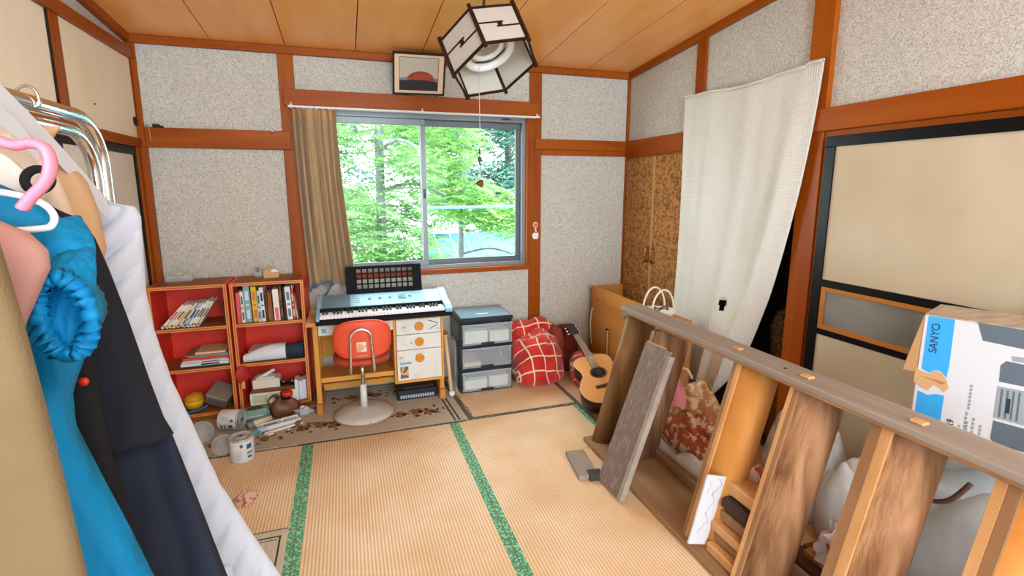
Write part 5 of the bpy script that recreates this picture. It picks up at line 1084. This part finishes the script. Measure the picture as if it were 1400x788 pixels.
decal('printed_knob', [(1383, 487), (1420, 492), (1420, 500), (1384, 494)], .0008, M_CGL)
TX = lambda s, h, ang=pi/2: SX @ Tr(s, h, .0012) @ Matrix.Scale(-1, 4, (0, 1, 0)) @ Rz(ang)
s0, h0 = fuv(1277.5, 483); s1, h1 = fuv(1285, 444)
text(bt, 'SANYO', abs(h0-h1)/3.25, TX(s0+.005, h0), M_CDK)
s0, h0 = fuv(1301, 597); text(bt, '.JXR9', .026, TX(s0, h0), M_CDK)
for k, (u, va, vb) in enumerate(((1308, 607, 580), (1316, 604, 562), (1324, 560, 525), (1326, 610, 570), (1336, 615, 580), (1318, 606, 575))):
    a0 = fuv(u, va); a1 = fuv(u+(va-vb)*.14, vb)
    nb = 7
    for j in range(nb):
        s_ = a0[0]+(a1[0]-a0[0])*j/nb; h_ = a0[1]+(a1[1]-a0[1])*j/nb
        part('small_print', MB().box(s_-.003, s_+.003, h_-abs(a1[1]-a0[1])/nb*.7, h_, .0, .0009).xf(SX), mat('print_mid', '8a9098', .6), bt)
decal('dark_logo_plate', [(1375, 626), (1425, 641), (1424, 656), (1373, 640)], .0008, M_CDK)
s0, h0 = fuv(1377, 637); text(bt, 'JVOA', .02, SX @ Tr(s0, h0, .0018) @ Rz(radians(2)) @ Matrix.Scale(-1, 4, (0, 1, 0)), M_CARD)
fl_ = [fuv(1264, 433), fuv(1250, 508)]
p0 = SX @ Vector((0, .002, 0)); p1 = SX @ Vector((0, fl_[1][1], 0)); p2 = at(1234, 505, x=bx.x-.005)
part('kraft_flap', MB().add([p0, p1, p2, p0+Vector((.004, .004, 0)), p1+Vector((.004, .004, 0)), p2+Vector((.004, .004, 0))], [(0, 1, 2), (5, 4, 3), (0, 3, 4, 1), (1, 4, 5, 2), (2, 5, 3, 0)]), M_KR, bt)
# ---------------------------------------------------------------- clothes rail and clothes
cl = thing('clothes_rail', 'chromed steel clothes rail with a bent double tube end', 'clothes rack', (.66, -3.0, 0))
RX_ = .662
def hoop(y0, y1, z, r, rad):
    pts = [(RX_, y0, z), (RX_, y1-r, z)]+[(RX_, y1-r+r*sin(a), z-r+r*cos(a)) for a in [pi/2*k/8 for k in range(1, 9)]]+[(RX_-.003, y1+.002, .9), (RX_-.006, y1+.004, .03)]
    return MB().tube(pts, rad, 12)
part('outer_tube', hoop(-3.62, -2.285, 1.705, .11, .016), M_CHROME, cl)
part('inner_tube', hoop(-3.60, -2.335, 1.668, .10, .014), M_CHROME, cl)
part('near_upright', MB().tube([(RX_, -3.62, 1.705), (RX_, -3.62, .03)], .016, 12), M_CHROME, cl)
part('foot_bar', MB().tube([(RX_-.22, -2.285, .02), (RX_+.22, -2.285, .02)], .014, 10), M_CHROME, cl)
part('foot_bar', MB().tube([(RX_-.22, -3.62, .02), (RX_+.22, -3.62, .02)], .014, 10), M_CHROME, cl)
from mathutils import noise as mn
def interp(rows, z):
    if z >= rows[0][0]: return rows[0][1:]
    for a, b in zip(rows, rows[1:]):
        if z >= b[0]:
            t = (a[0]-z)/(a[0]-b[0]); return [p+(q-p)*t for p, q in zip(a[1:], b[1:])]
    return rows[-1][1:]
def rowpx(pts, y, mid=RX_):
    r = [at(u, v, y=y) for u, v in pts]; return [(p.z, 2*mid-p.x, p.x) for p in r]
def garment(rows, y, T, nf, amp, seed, nu=96, nv=90, extra=None, wr=.007):
    rnd = random.Random(seed); ph = [rnd.uniform(0, 6.28) for _ in range(6)]
    zt, zb = rows[0][0], rows[-1][0]
    def fn(u, v):
        z = zt+(zb-zt)*v; xl, xr = interp(rows, z)
        s, sd = (u*2, -1) if u < .5 else (2-2*u, 1)
        q = 2*s-1; pr = max(0, 1-abs(q)**3.2)**.5
        x = xl+(xr-xl)*s
        tp = min(1, v*7+.12)
        f = (amp*(sin(nf*s*2*pi+ph[0]+1.5*v)*(.3+.7*v)+.5*sin(nf*1.7*s*2*pi+ph[1]+3*v))+amp*.7*sin(9*v+5*s+ph[2]))*pr
        rg = 1-2*abs(mn.noise(Vector((x*11+seed*3.1, z*2.6, seed))))+.6*(1-2*abs(mn.noise(Vector((x*16+z*7, z*6-x*5, seed*1.7)))))
        yy = y+sd*T*pr*tp+f*tp-sd*-1*0-rg*wr*pr*tp
        if extra: yy += extra(x, z, sd)*pr
        return Vector((x, yy, z))
    mb = MB(); mb.grid(fn, nu, nv, True); n = nu*nv
    mb.f.append(list(range(nu))); mb.f.append([nu*(nv-1)+k for k in range(nu)]); mb.m += [0, 0]; mb.s += [False, False]
    return mb
def neck(rows, z, w=.05): return [(z, RX_-w, RX_+w)]+rows
G_ = 'clothes hanging on the chromed rail'
def hook(o, y, ztop, m=None): part('hanger_hook', MB().tube(smooth_path([(RX_, y, ztop-.02), (RX_, y, ztop+.03), (RX_+.02, y, 1.70), (RX_+.016, y, 1.728), (RX_, y, 1.735), (RX_-.02, y, 1.72)], 4), .003, 6), m or M_CHROME, o)
# tan canvas coat, nearest
rows = neck([(1.575, RX_-.17, RX_+.17)]+rowpx([(0, 332), (30, 430), (65, 560), (95, 680), (120, 788)], -3.24)+[(.35, RX_-.29, RX_+.29)], 1.63)
o = top('canvas_coat', garment(rows, -3.24, .030, 2, .006, 1), mat('tan_canvas', '7e6b4c', .95, 0, '746040', 7, lo=.35, hi=.7, bump=.15, bs=300), 'tan canvas coat hanging nearest on the clothes rail', 'coat', G_); hook(o, -3.24, 1.63)
# pink shirt
rows = neck(rowpx([(0, 300), (45, 318), (70, 342), (73, 365), (60, 395), (40, 440), (30, 480)], -3.14), 1.60)
rows = rows+[(.7, RX_-.14, RX_+.14)]
o = top('pink_shirt', garment(rows, -3.145, .026, 2, .010, 2), mat('dusty_pink', 'b98a80', .9, bump=.1, bs=200), 'dusty pink shirt between the tan coat and the blue smock', 'shirt', G_); hook(o, -3.145, 1.60)
# blue smock with elastic cuff
rows = neck(rowpx([(0, 252), (55, 275), (98, 308), (122, 345), (131, 390), (124, 440), (116, 490), (100, 535), (104, 580), (140, 650), (180, 725), (212, 790)], -2.99), 1.60)+[(.25, RX_-.34, RX_+.34)]
M_BLUE = mat('teal_blue_nylon', '0088c0', .6, 0, '007ab0', 5, bump=.12, bs=14, spec=.25)
for M_, dd, st in ((M_BLUE, .035, (1, 1, .35)),):
    nt, N, L, b = nodes(M_); bp = [n for n in N if n.type == 'BUMP'][0]; bp.inputs['Distance'].default_value = dd; bp.inputs['Strength'].default_value = .8
    [n for n in N if n.type == 'MAPPING'][-1].inputs['Scale'].default_value = st
sm_ = top('blue_smock', garment(rows, -2.99, .050, 3, .014, 3, 130, 130, None, .026), M_BLUE, 'bright blue nylon smock with elastic cuff on the clothes rail', 'smock', G_); hook(sm_, -2.99, 1.60)
def cuff_ring(v0):
    pts = []
    for k in range(48):
        a = 2*pi*k/48; u = 88+34*cos(a)*1.0+14*sin(a); v = 432+52*sin(a)-6*cos(a)
        p = at(u, v, y=-3.12); pts.append(p)
    return pts
ring = cuff_ring(0); cen = sum(ring, Vector())/len(ring)
part('elastic_cuff', MB().tube([p+(p-cen)*.03*sin(k*2.6)+Vector((0, .008*sin(k*3.4), 0)) for k, p in enumerate(ring)], [.010+.003*sin(k*2.9) for k in range(48)], 8, True), M_BLUE, sm_)
mb = MB(); mb.grid(lambda u, v: (lambda k, f: ring[k]*(1-f*.9)+cen*f*.9+Vector((0, .075*min(1, f*2.2)+.006*sin(k*1.7)*f, 0)))(int(round(u*48)) % 48, v), 48, 8, True); part('sleeve_inside', mb, M_BLUE, sm_)
sh0 = at(72, 305, y=-3.0)
def sleeve(u, v):
    k = int(round(u*48)) % 48; a = 2*pi*k/48
    so = Vector((.028*cos(a), .040*sin(a)*-1, .01*cos(a))); ro = ring[k]-cen
    f = v*v*(3-2*v); c = sh0.lerp(cen, v)+Vector((.012*sin(pi*v), .03*sin(pi*v)*0, 0))
    off = so.lerp(ro, f)*(1+.10*sin(pi*min(1, v*1.1))+.05*sin(k*1.9+3*v)*v+.03*sin(k*.8+9*v))
    return c+off
mb = MB(); mb.grid(sleeve, 48, 16, True); part('puff_sleeve', mb, M_BLUE, sm_)
# white plastic hanger
q = [(-25, 262), (0, 263), (35, 270), (62, 281), (74, 296), (70, 309), (55, 313), (0, 317), (-25, 318)]
wh = thing('white_hanger', 'white wire hanger in front of the blue smock', 'hanger', at(0, 290, y=-3.09))
part('wire', MB().tube(smooth_path([at(u, v, y=-3.085) for u, v in q], 5), .0042, 8), M_WHITE, wh)
# pink hanger hook
ph_ = thing('pink_hanger', 'broad pink plastic hanger hook above the blue smock', 'hanger', at(50, 220, y=-3.2))
part('hook_band', MB().tube(smooth_path([at(u, v, y=-3.20) for u, v in ((-30, 185), (0, 193), (20, 199), (42, 196), (60, 202), (68, 218), (67, 238), (58, 254), (44, 268), (30, 285))], 6), .0088, 10, flat=.6), mat('pink_plastic', 'f08ea8', .35), ph_)
# navy coat and trousers
M_NAVY = mat('navy_twill', '070c16', .9, 0, '0b1220', 6, bump=.12, bs=200)
rows = neck(rowpx([(85, 290), (108, 298), (130, 325), (150, 370), (175, 435), (205, 520), (224, 570), (238, 593)], -2.80), 1.56)
o = top('navy_coat', garment(rows, -2.80, .045, 2, .008, 5), M_NAVY, 'dark navy jacket hanging behind the blue smock', 'jacket', G_); hook(o, -2.80, 1.56)
q = at(108, 312, y=-2.85); part('size_tag', MB().box(q.x-.012, q.x+.012, q.y-.012, q.y-.008, q.z-.004, q.z+.006).xf(Matrix()), M_WHITE, o)
rows = rowpx([(232, 585), (262, 660), (312, 790)], -2.77); rows = [(r[0], .48, r[2]) for r in rows]+[(.18, .42, 1.06)]
def pleat(x, z, sd): return .022*(abs(((x*9+z*1.2) % 1)-.5)*2-.5)
o = top('navy_trousers', garment(rows, -2.77, .030, 1.5, .008, 6, 110, 70, pleat, .010), mat('slate_navy_twill', '121a2a', .9, 0, '182234', 6, bump=.12, bs=200), 'slate navy trousers hanging below the navy jacket', 'trousers', G_)
rows = neck(rowpx([(60, 300), (95, 330), (118, 400), (132, 500), (150, 600), (178, 690), (200, 760)], -2.87), 1.55)+[(.5, RX_-.2, RX_+.2)]
o = top('black_dress', garment(rows, -2.875, .024, 2, .005, 7), mat('black_cloth', '0a0b0f', .9), 'black garment between the blue smock and the navy jacket', 'dress', G_); hook(o, -2.875, 1.55)
q = at(115, 522, y=-2.92); part('red_badge', MB().lathe([(.001, -.004), (.006, -.003), (.007, .003), (.001, .004)], 12).xf(Tr(*q) @ Rx(pi/2)), mat('red_plastic', 'd83020', .4), o)
# beige coat and cream shirts at the back of the rail
rows = neck(rowpx([(62, 205), (95, 222), (118, 250), (132, 285), (146, 340), (130, 400)], -2.58), 1.66)+[(1.1, RX_-.1, RX_+.1)]
o = top('beige_coat', garment(rows, -2.58, .040, 2, .008, 8), mat('beige_wool', 'c9a47c', .9, bump=.1, bs=200), 'beige coat shoulder next to the white quilt', 'coat', G_); hook(o, -2.58, 1.66)
rows = neck(rowpx([(25, 188), (55, 205), (82, 245), (100, 290), (108, 330), (100, 380)], -2.70), 1.66)+[(1.15, RX_-.1, RX_+.1)]
o = top('cream_blouse', garment(rows, -2.70, .028, 2, .010, 9), mat('cream_cotton', 'd8c4ae', .9, bump=.1, bs=200), 'cream blouse hanging before the beige coat', 'blouse', G_); hook(o, -2.70, 1.66)
rows = neck(rowpx([(-20, 205), (10, 210), (38, 232), (50, 262), (58, 330)], -2.93), 1.62, .03)+[(1.2, RX_-.1, RX_+.1)]
o = top('white_shirt', garment(rows, -2.935, .012, 3, .006, 10), mat('off_white_cotton', 'ddd6cc', .9, bump=.1, bs=200), 'off-white shirt just above the blue smock', 'shirt', G_); hook(o, -2.935, 1.62)
q = at(52, 246, y=-2.96); part('black_collar', MB().tube([q+Vector((.015*cos(a), .006*sin(a), .015*sin(a))) for a in [2*pi*k/24 for k in range(24)]], .006, 8, True), mat('black_cloth', '0a0b0f', .9), o)
# white quilted mattress pad
rows = [(p.z, .36, p.x) for p in [at(u, v, y=-2.38) for u, v in ((186, 283), (193, 296), (196, 340), (200, 400), (212, 455), (235, 520), (268, 590), (300, 660), (345, 730), (386, 790))]]
rows = [(rows[0][0]+.012, .52, rows[0][2]-.05)]+rows+[(.006, .36, rows[-1][2]+.10)]
def quilt(x, z, sd):
    # stitched chevrons that point down, following the right edge
    xc = interp(rows, z)[1]-.085
    d = z+2.0*(x-xc) if x < xc else z-.9*(x-xc)
    return sd*.034*abs(sin(d*pi/.080))**.7
o = top('quilted_pad', garment(rows, -2.38, .026, 1.2, .006, 12, 260, 260, quilt, .004), mat('white_quilt', 'ccd4e2', .9), 'white quilted mattress pad draped from the end of the clothes rail to the floor', 'quilt')
# white strap
M_STR = mat('white_webbing', 'd9dde6', .7)
o = thing('white_strap', 'flat white strap running down from the rail to the quilted pad', 'strap', at(148, 290, y=-2.46))
def ribbon(p0, p1, wpx, y0, y1):
    a0 = at(p0[0], p0[1]-wpx, y=y0); a1 = at(p0[0], p0[1]+wpx, y=y0); b0 = at(p1[0], p1[1]-wpx*.8, y=y1); b1 = at(p1[0], p1[1]+wpx*.8, y=y1)
    mb = MB(); n = 14
    mb.grid(lambda u, v: (a0.lerp(a1, v)).lerp(b0.lerp(b1, v), u)+Vector((0, 0, .008*sin(u*pi))), n, 3)
    mb.grid(lambda u, v: (a0.lerp(a1, v)).lerp(b0.lerp(b1, v), u)+Vector((0, .003, .008*sin(u*pi))), n, 3); return mb
part('band', ribbon((-12, 118), (146, 286), 15, -2.80, -2.47), M_STR, o)
part('band', ribbon((-12, 148), (52, 212), 13, -2.84, -2.74), M_STR, o)
